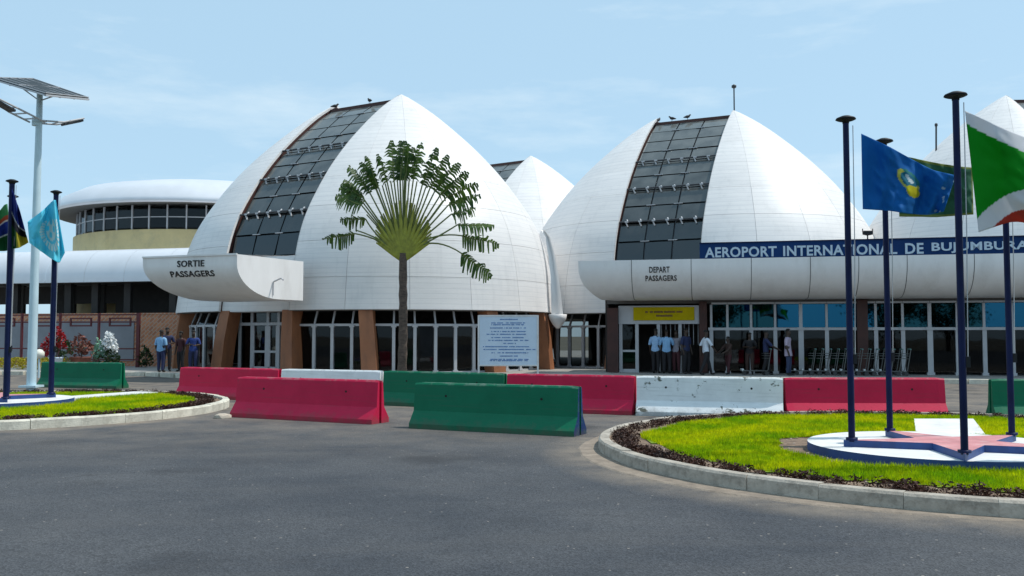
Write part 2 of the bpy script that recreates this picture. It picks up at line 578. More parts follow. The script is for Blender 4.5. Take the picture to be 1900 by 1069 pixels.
def asphalt_mat():
    m, nt, b = principled('asphalt')
    L = nt.links
    g = node(nt, 'ShaderNodeNewGeometry')
    P = g.outputs['Position']
    n1 = node(nt, 'ShaderNodeTexNoise', Scale=0.35, Detail=7.0, Roughness=0.62)
    L.new(P, n1.inputs['Vector'])
    r1 = node(nt, 'ShaderNodeValToRGB')
    r1.color_ramp.elements[0].position, r1.color_ramp.elements[1].position = 0.33, 0.70
    r1.color_ramp.elements[0].color = (0.038, 0.043, 0.052, 1)
    r1.color_ramp.elements[1].color = (0.083, 0.085, 0.090, 1)
    L.new(n1.outputs['Fac'], r1.inputs['Fac'])
    # aggregate speckle
    v = node(nt, 'ShaderNodeTexVoronoi', Scale=70.0)
    L.new(P, v.inputs['Vector'])
    sp = node(nt, 'ShaderNodeMixRGB', blend_type='MULTIPLY')
    rc = node(nt, 'ShaderNodeValToRGB')
    rc.color_ramp.elements[0].color = (0.62, 0.62, 0.62, 1)
    rc.color_ramp.elements[1].color = (1.5, 1.5, 1.5, 1)
    sc_ = node(nt, 'ShaderNodeSeparateColor')
    L.new(v.outputs['Color'], sc_.inputs['Color'])
    L.new(sc_.outputs[0], rc.inputs['Fac'])
    sp.inputs['Fac'].default_value = 0.8
    L.new(r1.outputs['Color'], sp.inputs['Color1'])
    L.new(rc.outputs['Color'], sp.inputs['Color2'])
    # a few pale grit stones
    v2 = node(nt, 'ShaderNodeTexVoronoi', Scale=14.0)
    L.new(P, v2.inputs['Vector'])
    s2 = node(nt, 'ShaderNodeSeparateColor')
    L.new(v2.outputs['Color'], s2.inputs['Color'])
    gt = node(nt, 'ShaderNodeMath', operation='GREATER_THAN')
    gt.inputs[1].default_value = 0.93
    L.new(s2.outputs[1], gt.inputs[0])
    lt = node(nt, 'ShaderNodeMath', operation='LESS_THAN')
    lt.inputs[1].default_value = 0.16
    L.new(v2.outputs['Distance'], lt.inputs[0])
    gg = node(nt, 'ShaderNodeMath', operation='MULTIPLY')
    L.new(gt.outputs[0], gg.inputs[0])
    L.new(lt.outputs[0], gg.inputs[1])
    # tyre-dragged streaks
    mp = node(nt, 'ShaderNodeMapping')
    mp.inputs['Scale'].default_value = (0.22, 1.3, 1)
    mp.inputs['Rotation'].default_value = (0, 0, R(-14))
    L.new(P, mp.inputs['Vector'])
    n3 = node(nt, 'ShaderNodeTexNoise', Scale=1.4, Detail=6.0, Roughness=0.6)
    L.new(mp.outputs['Vector'], n3.inputs['Vector'])
    r3 = node(nt, 'ShaderNodeMapRange')
    r3.inputs['From Min'].default_value, r3.inputs['From Max'].default_value = 0.5, 0.75
    r3.inputs['To Max'].default_value = 0.38
    L.new(n3.outputs['Fac'], r3.inputs['Value'])
    # sand swept against the kerbs and lying by the barriers
    fac = None
    for (c, r) in (ISLAND_R, ISLAND_L):
        d = node(nt, 'ShaderNodeVectorMath', operation='DISTANCE')
        d.inputs[1].default_value = c
        L.new(P, d.inputs[0])
        q = node(nt, 'ShaderNodeMapRange')
        q.inputs['From Min'].default_value, q.inputs['From Max'].default_value = r + 0.25, r + 0.95
        q.inputs['To Min'].default_value, q.inputs['To Max'].default_value = 1.0, 0.0
        L.new(d.outputs['Value'], q.inputs['Value'])
        if fac is None:
            fac = q.outputs['Result']
        else:
            mxm = node(nt, 'ShaderNodeMath', operation='MAXIMUM')
            L.new(fac, mxm.inputs[0])
            L.new(q.outputs['Result'], mxm.inputs[1])
            fac = mxm.outputs[0]
    sy = node(nt, 'ShaderNodeSeparateXYZ')
    L.new(P, sy.inputs['Vector'])
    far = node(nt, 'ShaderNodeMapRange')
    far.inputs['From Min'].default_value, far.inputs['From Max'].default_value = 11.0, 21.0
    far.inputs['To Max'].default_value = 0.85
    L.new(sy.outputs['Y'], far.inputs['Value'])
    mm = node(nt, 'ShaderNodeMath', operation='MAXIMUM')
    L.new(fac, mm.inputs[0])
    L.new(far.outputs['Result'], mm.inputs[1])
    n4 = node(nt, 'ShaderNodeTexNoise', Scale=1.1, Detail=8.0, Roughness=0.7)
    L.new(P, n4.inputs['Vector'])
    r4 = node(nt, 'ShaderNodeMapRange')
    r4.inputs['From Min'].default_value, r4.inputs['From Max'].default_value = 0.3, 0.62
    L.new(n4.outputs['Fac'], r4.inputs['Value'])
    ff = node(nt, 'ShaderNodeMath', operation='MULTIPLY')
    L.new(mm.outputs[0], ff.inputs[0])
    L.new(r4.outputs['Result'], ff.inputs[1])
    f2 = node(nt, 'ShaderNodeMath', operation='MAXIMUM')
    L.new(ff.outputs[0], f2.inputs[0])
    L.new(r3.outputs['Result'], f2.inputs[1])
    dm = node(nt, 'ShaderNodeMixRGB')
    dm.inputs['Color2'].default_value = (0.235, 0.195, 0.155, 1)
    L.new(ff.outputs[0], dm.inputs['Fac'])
    m5 = node(nt, 'ShaderNodeMixRGB')
    m5.inputs['Color2'].default_value = (0.092, 0.09, 0.09, 1)
    L.new(r3.outputs['Result'], m5.inputs['Fac'])
    L.new(sp.outputs['Color'], m5.inputs['Color1'])
    L.new(m5.outputs['Color'], dm.inputs['Color1'])
    # hairline cracks, wandering, only in worn places
    wn_ = node(nt, 'ShaderNodeTexNoise', Scale=1.6, Detail=6.0, Roughness=0.7)
    L.new(P, wn_.inputs['Vector'])
    wa_ = node(nt, 'ShaderNodeVectorMath', operation='MULTIPLY_ADD')
    wa_.inputs[1].default_value = (0.9, 0.9, 0.9)
    L.new(wn_.outputs['Color'], wa_.inputs[0])
    L.new(P, wa_.inputs[2])
    vc = node(nt, 'ShaderNodeTexVoronoi', feature='DISTANCE_TO_EDGE', Scale=0.33)
    L.new(wa_.outputs['Vector'], vc.inputs['Vector'])
    cl_ = node(nt, 'ShaderNodeMapRange')
    cl_.inputs['From Min'].default_value, cl_.inputs['From Max'].default_value = 0.001, 0.006
    cl_.inputs['To Min'].default_value, cl_.inputs['To Max'].default_value = 0.5, 0.0
    L.new(vc.outputs['Distance'], cl_.inputs['Value'])
    nm_ = node(nt, 'ShaderNodeMapRange')
    nm_.inputs['From Min'].default_value, nm_.inputs['From Max'].default_value = 0.54, 0.62
    L.new(n1.outputs['Fac'], nm_.inputs['Value'])
    ck_ = node(nt, 'ShaderNodeMath', operation='MULTIPLY')
    L.new(cl_.outputs['Result'], ck_.inputs[0])
    L.new(nm_.outputs['Result'], ck_.inputs[1])
    cm_ = node(nt, 'ShaderNodeMixRGB')
    cm_.inputs['Color2'].default_value = (0.017, 0.017, 0.018, 1)
    L.new(ck_.outputs[0], cm_.inputs['Fac'])
    L.new(dm.outputs['Color'], cm_.inputs['Color1'])
    # oil drips
    vo = node(nt, 'ShaderNodeTexVoronoi', Scale=0.45)
    L.new(wa_.outputs['Vector'], vo.inputs['Vector'])
    od = node(nt, 'ShaderNodeMapRange')
    od.inputs['From Min'].default_value, od.inputs['From Max'].default_value = 0.10, 0.26
    od.inputs['To Min'].default_value, od.inputs['To Max'].default_value = 0.5, 0.0
    L.new(vo.outputs['Distance'], od.inputs['Value'])
    om = node(nt, 'ShaderNodeMixRGB')
    om.inputs['Color2'].default_value = (0.022, 0.022, 0.024, 1)
    L.new(od.outputs['Result'], om.inputs['Fac'])
    L.new(cm_.outputs['Color'], om.inputs['Color1'])
    dm = om
    gm = node(nt, 'ShaderNodeMixRGB')
    gm.inputs['Color2'].default_value = (0.24, 0.22, 0.2, 1)
    L.new(gg.outputs[0], gm.inputs['Fac'])
    L.new(dm.outputs['Color'], gm.inputs['Color1'])
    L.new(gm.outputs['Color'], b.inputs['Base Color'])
    b.inputs['Roughness'].default_value = 0.9
    b.inputs['Specular IOR Level'].default_value = 0.25
    bp = node(nt, 'ShaderNodeBump', Strength=0.55, Distance=0.012)
    L.new(v.outputs['Distance'], bp.inputs['Height'])
    L.new(bp.outputs['Normal'], b.inputs['Normal'])
    return m


def plant_mat(name, c1, c2, c3=None, scale=1.2, rough=0.6, trans=0.25, spec=0.3):
    """leaves: position noise between two or three greens, a little light shining through"""
    m, nt, b = principled(name)
    L = nt.links
    g = node(nt, 'ShaderNodeNewGeometry')
    n1 = node(nt, 'ShaderNodeTexNoise', Scale=scale, Detail=4.0, Roughness=0.7)
    L.new(g.outputs['Position'], n1.inputs['Vector'])
    r1 = node(nt, 'ShaderNodeValToRGB')
    e = r1.color_ramp.elements
    e[0].position, e[1].position = 0.36, 0.64
    e[0].color, e[1].color = rgba(c1), rgba(c2)
    L.new(n1.outputs['Fac'], r1.inputs['Fac'])
    n2 = node(nt, 'ShaderNodeTexNoise', Scale=scale * 16, Detail=2.0)
    L.new(g.outputs['Position'], n2.inputs['Vector'])
    mr = node(nt, 'ShaderNodeMapRange')
    mr.inputs['From Min'].default_value, mr.inputs['From Max'].default_value = 0.3, 0.7
    mr.inputs['To Min'].default_value, mr.inputs['To Max'].default_value = 0.62, 1.35
    L.new(n2.outputs['Fac'], mr.inputs['Value'])
    hs = node(nt, 'ShaderNodeHueSaturation')
    L.new(r1.outputs['Color'], hs.inputs['Color'])
    L.new(mr.outputs['Result'], hs.inputs['Value'])
    L.new(hs.outputs['Color'], b.inputs['Base Color'])
    b.inputs['Roughness'].default_value = rough
    b.inputs['Specular IOR Level'].default_value = spec
    if trans > 0:
        tl = node(nt, 'ShaderNodeBsdfTranslucent')
        L.new(hs.outputs['Color'], tl.inputs['Color'])
        mx = node(nt, 'ShaderNodeMixShader')
        mx.inputs[0].default_value = trans
        L.new(b.outputs[0], mx.inputs[1])
        L.new(tl.outputs[0], mx.inputs[2])
        L.new(mx.outputs[0], nt.nodes['Material Output'].inputs['Surface'])
    return m


def print_mat(name, rough=0.75, trans=0.35):
    """cloth whose dyed pattern is stored on the mesh"""
    m, nt, b = principled(name)
    L = nt.links
    a = node(nt, 'ShaderNodeAttribute')
    a.attribute_name = 'dye'
    L.new(a.outputs['Color'], b.inputs['Base Color'])
    b.inputs['Roughness'].default_value = rough
    b.inputs['Specular IOR Level'].default_value = 0.2
    tl = node(nt, 'ShaderNodeBsdfTranslucent')
    L.new(a.outputs['Color'], tl.inputs['Color'])
    mx = node(nt, 'ShaderNodeMixShader')
    mx.inputs[0].default_value = trans
    L.new(b.outputs[0], mx.inputs[1])
    L.new(tl.outputs[0], mx.inputs[2])
    L.new(mx.outputs[0], nt.nodes['Material Output'].inputs['Surface'])
    return m


def brick_mat():
    m, nt, b = principled('herringbone_brick')
    L = nt.links
    t = node(nt, 'ShaderNodeTexCoord')
    m0 = node(nt, 'ShaderNodeMapping')
    m0.inputs['Rotation'].default_value = (R(90), 0, 0)
    L.new(t.outputs['Object'], m0.inputs['Vector'])
    mp = node(nt, 'ShaderNodeMapping')
    mp.inputs['Rotation'].default_value = (0, 0, R(40))
    L.new(m0.outputs['Vector'], mp.inputs['Vector'])
    br = node(nt, 'ShaderNodeTexBrick')
    br.inputs['Color1'].default_value = (0.56, 0.24, 0.12, 1)
    br.inputs['Color2'].default_value = (0.38, 0.155, 0.085, 1)
    br.inputs['Mortar'].default_value = (0.42, 0.31, 0.24, 1)
    br.inputs['Scale'].default_value = 1.7
    br.inputs['Mortar Size'].default_value = 0.03
    L.new(mp.outputs['Vector'], br.inputs['Vector'])
    L.new(br.outputs['Color'], b.inputs['Base Color'])
    b.inputs['Roughness'].default_value = 0.85
    bp = node(nt, 'ShaderNodeBump', Strength=0.5, Distance=0.02)
    bp.invert = True
    L.new(br.outputs['Fac'], bp.inputs['Height'])
    L.new(bp.outputs['Normal'], b.inputs['Normal'])
    return m


M = dict(
    clad=cladding_mat(),
    under=mat('shell_backing', (0.62, 0.615, 0.61), 0.7),
    canopy=mat('canopy_white', (0.80, 0.78, 0.765), 0.42, 0.05, 1.5, dirt=(0.45, 0.41, 0.37), dirt_amt=0.3, dirt_scale=0.9, stretch=(1, 1, 0.3)),
    seam=mat('joint_grey', (0.16, 0.16, 0.17), 0.7),
    brownred=mat('rust_brown_paint', (0.055, 0.017, 0.012), 0.6, 0.3, 2.0),
    pillar=mat('copper_brown_pillar', (0.31, 0.12, 0.052), 0.6, 0.22, 1.4, stretch=(1, 1, 0.35), dirt=(0.12, 0.06, 0.035), dirt_amt=0.5),
    alu=mat('aluminium_frame', (0.46, 0.46, 0.475), 0.4, 0.06, spec=0.5),
    steel=mat('bright_steel', (0.13, 0.13, 0.125), 0.5, 0.1, metal=0.3),
    darkframe=mat('dark_frame', (0.035, 0.037, 0.042), 0.5),
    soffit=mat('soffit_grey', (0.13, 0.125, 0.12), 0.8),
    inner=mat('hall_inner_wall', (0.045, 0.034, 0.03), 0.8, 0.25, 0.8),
    glass=glass_mat('window_glass', (0.9, 0.95, 1.0), 0.0, (0.34, 0.36, 0.36), wave=0.03),
    skytint=glass_mat('sky_reflection_tint', (0.04, 0.25, 0.45), 0.30, (0.04, 0.08, 0.10), wave=0.03),  # mirrored blue sky put into the tint of chosen panes
    treetint=glass_mat('tree_reflection_tint', (0.06, 0.26, 0.34), 0.16, (0.05, 0.08, 0.08), wave=0.03),  # darker tint painted for panes that mirror trees
    skyglass=glass_mat('skylight_glass', (0.78, 0.88, 0.93), 0.065, (0.05, 0.06, 0.07), rough=0.06, sky_sheen=0.52),
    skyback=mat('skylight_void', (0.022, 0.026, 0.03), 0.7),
    asphalt=asphalt_mat(),
    paving=mat('paving_concrete', (0.30, 0.285, 0.265), 0.85, 0.2, 1.2, bump=0.2, space='World', dirt=(0.17, 0.14, 0.11), dirt_amt=0.5),
    earth=mat('dry_earth', (0.12, 0.105, 0.075), 0.95, 0.3, 0.1, space='World'),
    kerb=mat('kerb_concrete', (0.44, 0.39, 0.325), 0.85, 0.25, 5.0, bump=0.4, rand=0.12, dirt=(0.13, 0.105, 0.08), dirt_amt=0.85, dirt_scale=3.5),
    kerbpale=mat('kerb_limewashed', (0.60, 0.565, 0.47), 0.85, 0.2, 5.0, bump=0.4, rand=0.12, dirt=(0.25, 0.22, 0.17), dirt_amt=0.6, dirt_scale=4.0),
    soil=mat('bed_soil', (0.185, 0.125, 0.085), 0.95, 0.5, 9.0, bump=0.8, bscale=25, space='World'),
    apron_sand=mat('sandy_concrete', (0.25, 0.20, 0.155), 0.95, 0.3, 5.0, bump=0.5, space='World', dirt=(0.17, 0.14, 0.115), dirt_amt=0.7, dirt_scale=2.0),
    pebble=mat('pebble', (0.34, 0.27, 0.22), 0.9, 0.3, 20),
    grass=plant_mat('lawn_grass', (0.20, 0.40, 0.003), (0.64, 0.64, 0.003), scale=0.9, trans=0.5, spec=0.15),
    grassbed=mat('lawn_base', (0.17, 0.25, 0.006), 0.95, 0.3, 6.0, space='World'),
    maroon=plant_mat('maroon_leaves', (0.028, 0.012, 0.008), (0.080, 0.032, 0.020), scale=3.0, trans=0.12),
    redP=paint_mat('red_barrier_paint', (0.52, 0.012, 0.058), (0.16, 0.05, 0.055), 0.55, 5.0, lo=0.66),
    greenP=paint_mat('green_barrier_paint', (0.002, 0.135, 0.066), (0.02, 0.065, 0.05), 0.6, 5.0, lo=0.66),
    whiteP=paint_mat('white_barrier_paint', (0.76, 0.78, 0.78), (0.09, 0.10, 0.075), 0.0, 3.6, lo=0.60),
    whiteChip=paint_mat('chipped_white_paint', (0.76, 0.78, 0.78), (0.085, 0.095, 0.07), 0.95, 3.4, lo=0.597),
    blueP=paint_mat('blue_barrier_paint', (0.006, 0.032, 0.125), (0.02, 0.09, 0.12), 0.7, 7.0, lo=0.52),
    hole=mat('dark_hole', (0.012, 0.01, 0.01), 0.9),
    navy=mat('navy_pole_paint', (0.006, 0.011, 0.052), 0.42, 0.3, 3.0, spec=0.16),
    polecap=mat('black_cap', (0.008, 0.009, 0.013), 0.6, spec=0.3),
    plinth=mat('white_plinth', (0.68, 0.68, 0.67), 0.8, 0.1, 3.0, dirt=(0.42, 0.36, 0.29), dirt_amt=0.5, dirt_scale=2.5),
    starblue=mat('blue_star_edge', (0.015, 0.055, 0.20), 0.55, 0.25, 4.0),
    starpink=mat('faded_red_star', (0.52, 0.21, 0.22), 0.8, 0.2, 4.0, dirt=(0.62, 0.5, 0.47), dirt_amt=0.6, dirt_scale=3.0),
    stone=mat('pale_stone', (0.48, 0.41, 0.33), 0.9, 0.25, 6, bump=0.5),
    cream=mat('cream_render', (0.78, 0.60, 0.30), 0.8, 0.08, 1.0, dirt=(0.38, 0.33, 0.22), dirt_amt=0.4),
    metalroof=mat('silver_roof', (0.70, 0.71, 0.74), 0.33, 0.05, 0.8, metal=0.15),
    brick=brick_mat(),
    greywall=mat('grey_blue_panel', (0.20, 0.22, 0.25), 0.45, 0.15, 0.8),
    redmetal=mat('dark_red_metal', (0.09, 0.012, 0.016), 0.5),
    darkwall=mat('dark_wall', (0.05, 0.045, 0.042), 0.8),
    signblue=mat('sign_blue', (0.004, 0.033, 0.125), 0.5, 0.2, 0.6, spec=0.15),
    letterW=mat('letter_white', (0.50, 0.60, 0.68), 0.5, 0.1, 6),
    letterK=mat('letter_black', (0.012, 0.012, 0.014), 0.5),
    boardw=mat('notice_pale', (0.56, 0.67, 0.78), 0.5, 0.05),
    inkblue=mat('blue_print', (0.06, 0.17, 0.42), 0.6),
    yellow=mat('yellow_banner', (0.50, 0.38, 0.002), 0.6, 0.15, 2.0, spec=0.1),
    inkbrown=mat('brown_print', (0.16, 0.07, 0.02), 0.6),
    lampole=mat('pale_lamp_pole', (0.50, 0.64, 0.70), 0.4, 0.06),
    solar=mat('solar_cells', (0.020, 0.023, 0.024), 0.5, 0.5, 2.5, spec=0.2),
    globe=mat('opal_globe', (0.78, 0.76, 0.66), 0.3, 0.02),
    trunk=mat('palm_trunk', (0.095, 0.068, 0.052), 0.9, 0.45, 6.0, bump=0.8, bscale=14, stretch=(1, 1, 2.5)),
    sheath=mat('leaf_sheath', (0.25, 0.25, 0.02), 0.55, 0.35, 5.0),
    petiole=mat('leaf_stalk', (0.12, 0.145, 0.032), 0.5, 0.25, 5.0),
    palmleaf=plant_mat('ragged_leaf', (0.016, 0.055, 0.012), (0.085, 0.15, 0.016), scale=2.2, trans=0.3, spec=0.5),
    shrubg=plant_mat('shrub_green', (0.012, 0.03, 0.010), (0.04, 0.08, 0.02), scale=3.0),
    shrubr=plant_mat('red_bloom', (0.26, 0.008, 0.012), (0.44, 0.02, 0.025), scale=4.0),
    shruby=plant_mat('yellow_hedge', (0.30, 0.27, 0.01), (0.40, 0.34, 0.015), scale=3.0),
    whitecloth=mat('white_bloom', (0.74, 0.76, 0.76), 0.7, 0.15, 7),
    palegreen=mat('pale_green_bloom', (0.16, 0.33, 0.22), 0.7, 0.25, 7),
    terracotta=mat('terracotta', (0.2, 0.075, 0.055), 0.85, 0.3, 4),
    cloth=print_mat('flag_cloth'),
    skin=mat('dark_skin', (0.045, 0.024, 0.015), 0.5, 0.1),
    hair=mat('black_hair', (0.008, 0.007, 0.006), 0.8),
    shoe=mat('black_shoe', (0.012, 0.011, 0.011), 0.5),
    rubber=mat('grey_rubber', (0.05, 0.05, 0.05), 0.8),
    greentrim=mat('teal_trolley', (0.10, 0.22, 0.20), 0.5),
    bird=mat('dark_feather', (0.02, 0.02, 0.022), 0.7),
)


# ================================================================== text
def text_pieces(body, width, height, depth, bold=0.0):
    """letters as separate meshes: list of (verts, faces) in x right, z up, thickness along -y (toward the reader)"""
    cu = bpy.data.curves.new('text', 'FONT')
    cu.body = body
    cu.size = 1.0
    cu.align_x = 'LEFT'
    cu.offset = bold
    cu.extrude = 0.5
    cu.resolution_u = 3
    cu.space_character = 1.06
    ob = bpy.data.objects.new('text', cu)
    C.objects.link(ob)
    dg = bpy.context.evaluated_depsgraph_get()
    me = bpy.data.meshes.new_from_object(ob.evaluated_get(dg))
    bm = bmesh.new()
    bm.from_mesh(me)
    bpy.data.objects.remove(ob)
    bpy.data.curves.remove(cu)
    bpy.data.meshes.remove(me)
    bmesh.ops.remove_doubles(bm, verts=bm.verts, dist=1e-4)
    bm.verts.index_update()
    xs = [v.co.x for v in bm.verts]
    ys = [v.co.y for v in bm.verts]
    x0, x1, y0, y1 = min(xs), max(xs), min(ys), max(ys)
    kx, ky = width / (x1 - x0), height / (y1 - y0)
    seen, out = set(), []
    for v0 in bm.verts:
        if v0 in seen:
            continue
        st, isl = [v0], []
        seen.add(v0)
        while st:
            v = st.pop()
            isl.append(v)
            for e in v.link_edges:
                o = e.other_vert(v)
                if o not in seen:
                    seen.add(o)
                    st.append(o)
        ix = {v: i for i, v in enumerate(isl)}
        fs, done = [], set()
        for v in isl:
            for f in v.link_faces:
                if f not in done:
                    done.add(f)
                    fs.append(tuple(ix[q] for q in f.verts))
        vs = [((v.co.x - x0) * kx, -(v.co.z + 0.5) * depth, (v.co.y - y0) * ky) for v in isl]
        out.append((vs, fs))
    bm.free()
    return out


def add_letters(body, width, height, depth, M4, material, parent, bold=0.0, name='letter'):
    for vs, fs in text_pieces(body, width, height, depth, bold):
        c = Vector((sum(v[0] for v in vs) / len(vs), 0, sum(v[2] for v in vs) / len(vs)))
        mb = MB()
        mb.add([Vector(v) - c for v in vs], fs)
        o = mb.build(name, material, parent)
        o.matrix_local = M4 @ Matrix.Translation(c)


# ================================================================== the setting: ground, road, pavement
g = MB().add([(-900, -400, -0.02), (900, -400, -0.02), (900, 1500, -0.02), (-900, 1500, -0.02)], [(0, 1, 2, 3)])
tag(g.build('ground', M['earth']), kind='structure')
g = MB().add([(-120, -40, 0), (120, -40, 0), (120, 42, 0), (-120, 60, 0)], [(0, 1, 2, 3)])
tag(g.build('road', M['asphalt']), kind='structure')

# right facade line: local u runs along the facade, o out of it (towards the viewer)
FO = ground(1145, 691, 0.15)
FANG = R(12.5)
FU = Vector((math.cos(FANG), -math.sin(FANG), 0))
FN = Vector((-math.sin(FANG), -math.cos(FANG), 0))


def facade_u(px):
    d = ray(px, 623)
    # (d*t - FO) . FN = 0
    t = (FO.x * FN.x + FO.y * FN.y) / (d.x * FN.x + d.y * FN.y)
    p = Vector((d.x * t, d.y * t, 0)) - Vector((FO.x, FO.y, 0))
    return p.dot(FU)


def fpt(u, o, z):
    p = FO + FU * u + FN * o
    return Vector((p.x, p.y, z))


edge = [Vector((-60, 40.0, 0)), Vector((-24, 38.2, 0)), Vector((-14.5, 36.6, 0)), Vector((-11.0, 33.6, 0)), Vector((-6.5, 31.9, 0)),
        Vector((-1.0, 32.3, 0)), fpt(-1.0, 3.2, 0), fpt(8, 3.2, 0), fpt(16, 3.2, 0), fpt(40, 3.2, 0)]
poly = [(p.x, p.y) for p in edge] + [(60, 90), (-60, 90)]
tag(MB().prism(poly, -0.01, 0.15).build('pavement', M['paving']), kind='structure')

# kerb of the pavement: one object, stones as its children
pk = bpy.data.objects.new('pavement_kerb', None)
C.objects.link(pk)
tag(pk, kind='structure')
stone_me = MB().box((0, 0, 0), (0.97, 0.16, 0.20), bev=0.015).mesh('kerb_stone', M['kerbpale'])
for a, b_ in zip(edge[:-1], edge[1:]):
    d = b_ - a
    n = int(d.length // 1.0)
    for i in range(n):
        p = a + d * ((i + 0.5) / n)
        if abs(p.x / p.y) > 0.72:
            continue
        nrm = Vector((d.y, -d.x, 0)).normalized()
        inst('kerb_stone', stone_me, pk, (p.x + nrm.x * 0.081, p.y + nrm.y * 0.081, 0.066 + random.uniform(-.006, .006)),
             (0, 0, math.atan2(d.y, d.x) + random.uniform(-.01, .01)))


# ================================================================== traffic islands
def ring_stones(parent, c, r, n, mt, h=0.165, wid=0.15, skip=None):
    da = 2 * PI / n
    k = 5
    mb = MB()
    g_ = 0.003 / r
    A = [-da / 2 + g_ + (da - 2 * g_) * i / k for i in range(k + 1)]
    prof = [(r, -0.02), (r, h - 0.025), (r - 0.022, h), (r - wid, h), (r - wid, 0.05)]
    P = [[(q[0] * math.cos(a), q[0] * math.sin(a), q[1]) for a in A] for q in prof]
    mb.grid(P, smooth=False, flip=False)
    for j, fl in ((0, True), (k, False)):
        vs = [P[i][j] for i in range(len(prof))]
        mb.add(vs, [tuple(range(len(vs))) if fl else tuple(reversed(range(len(vs))))])
    me = mb.mesh('kerb_stone', mt)
    for i in range(n):
        a = i * da
        inst('kerb_stone', me, parent, (random.uniform(-.008, .008), random.uniform(-.008, .008), random.uniform(-.006, .008)), (0, 0, a))


def blades(n, inside, box, z, hmin, hmax, wmin, wmax, lean=0.6):
    x = rng.uniform(box[0], box[1], n)
    y = rng.uniform(box[2], box[3], n)
    k = inside(x, y)
    x, y = x[k], y[k]
    n = len(x)
    a = rng.uniform(0, 2 * PI, n)
    h = rng.uniform(hmin, hmax, n)
    w = rng.uniform(wmin, wmax, n)
    la = rng.uniform(0, 2 * PI, n)
    ll = rng.uniform(0, lean, n) * h
    v = np.zeros((n, 3, 3))
    v[:, 0] = np.stack([x - np.cos(a) * w / 2, y - np.sin(a) * w / 2, np.full(n, z)], 1)
    v[:, 1] = np.stack([x + np.cos(a) * w / 2, y + np.sin(a) * w / 2, np.full(n, z)], 1)
    v[:, 2] = np.stack([x + np.cos(la) * ll, y + np.sin(la) * ll, z + h], 1)
    return v.reshape(-1, 3), np.arange(n * 3).reshape(-1, 3)


def leaf_clumps(centers, per, rad, h, size):
    """many small leaf quads round each plant"""
    n = len(centers) * per
    c = np.repeat(np.array(centers), per, axis=0)
    sc = np.repeat(rng.uniform(0.7, 1.25, len(centers)), per)
    th = rng.uniform(0, 2 * PI, n)
    rr = np.sqrt(rng.uniform(0, 1, n)) * rad * sc
    zz = rng.uniform(0.05, 1, n) * h * sc * (1 - 0.45 * (rr / (rad * 1.25)) ** 2)
    p = c + np.stack([np.cos(th) * rr, np.sin(th) * rr, zz], 1)
    d1 = rng.normal(size=(n, 3))
    d1[:, 2] *= 0.7
    d1 /= np.linalg.norm(d1, axis=1)[:, None]
    d2 = np.cross(d1, rng.normal(size=(n, 3)))
    d2 /= np.linalg.norm(d2, axis=1)[:, None] + 1e-9
    s = rng.uniform(0.6, 1.3, n)[:, None] * size
    v = np.stack([p - d1 * s, p - d2 * s * 0.45, p + d1 * s, p + d2 * s * 0.45], 1)
    return v.reshape(-1, 3), np.arange(n * 4).reshape(-1, 4)


def pebbles(n, inside, box, z, smin, smax):
    x = rng.uniform(box[0], box[1], n * 4)
    y = rng.uniform(box[2], box[3], n * 4)
    k = inside(x, y)
    x, y = x[k][:n], y[k][:n]
    n = len(x)
    o = np.array([(1, 0, 0), (0, 1, 0), (-1, 0, 0), (0, -1, 0), (0, 0, .7), (0, 0, -.7)])
    f = np.array([(0, 1, 4), (1, 2, 4), (2, 3, 4), (3, 0, 4)])
    s = rng.uniform(smin, smax, (n, 1, 1)) * rng.uniform(0.7, 1.3, (n, 6, 3))
    v = np.stack([x, y, np.full(n, z)], 1)[:, None, :] + o[None] * s
    fs = (f[None] + (np.arange(n) * 6)[:, None, None]).reshape(-1, 3)
    return v.reshape(-1, 3), fs


def disc(mb, c, r, z0, z1, n=64, mi=0, side=None):
    mb.prism([(c[0] + r * math.cos(2 * PI * i / n), c[1] + r * math.sin(2 * PI * i / n)) for i in range(n)], z0, z1, mi, side)
    return mb


SC_R, SR_R = Vector((5.46, 11.36, 0)), 1.25     # star centre, radius (right island)
SC_L, SR_L = Vector((-11.37, 19.91, 0)), 1.25


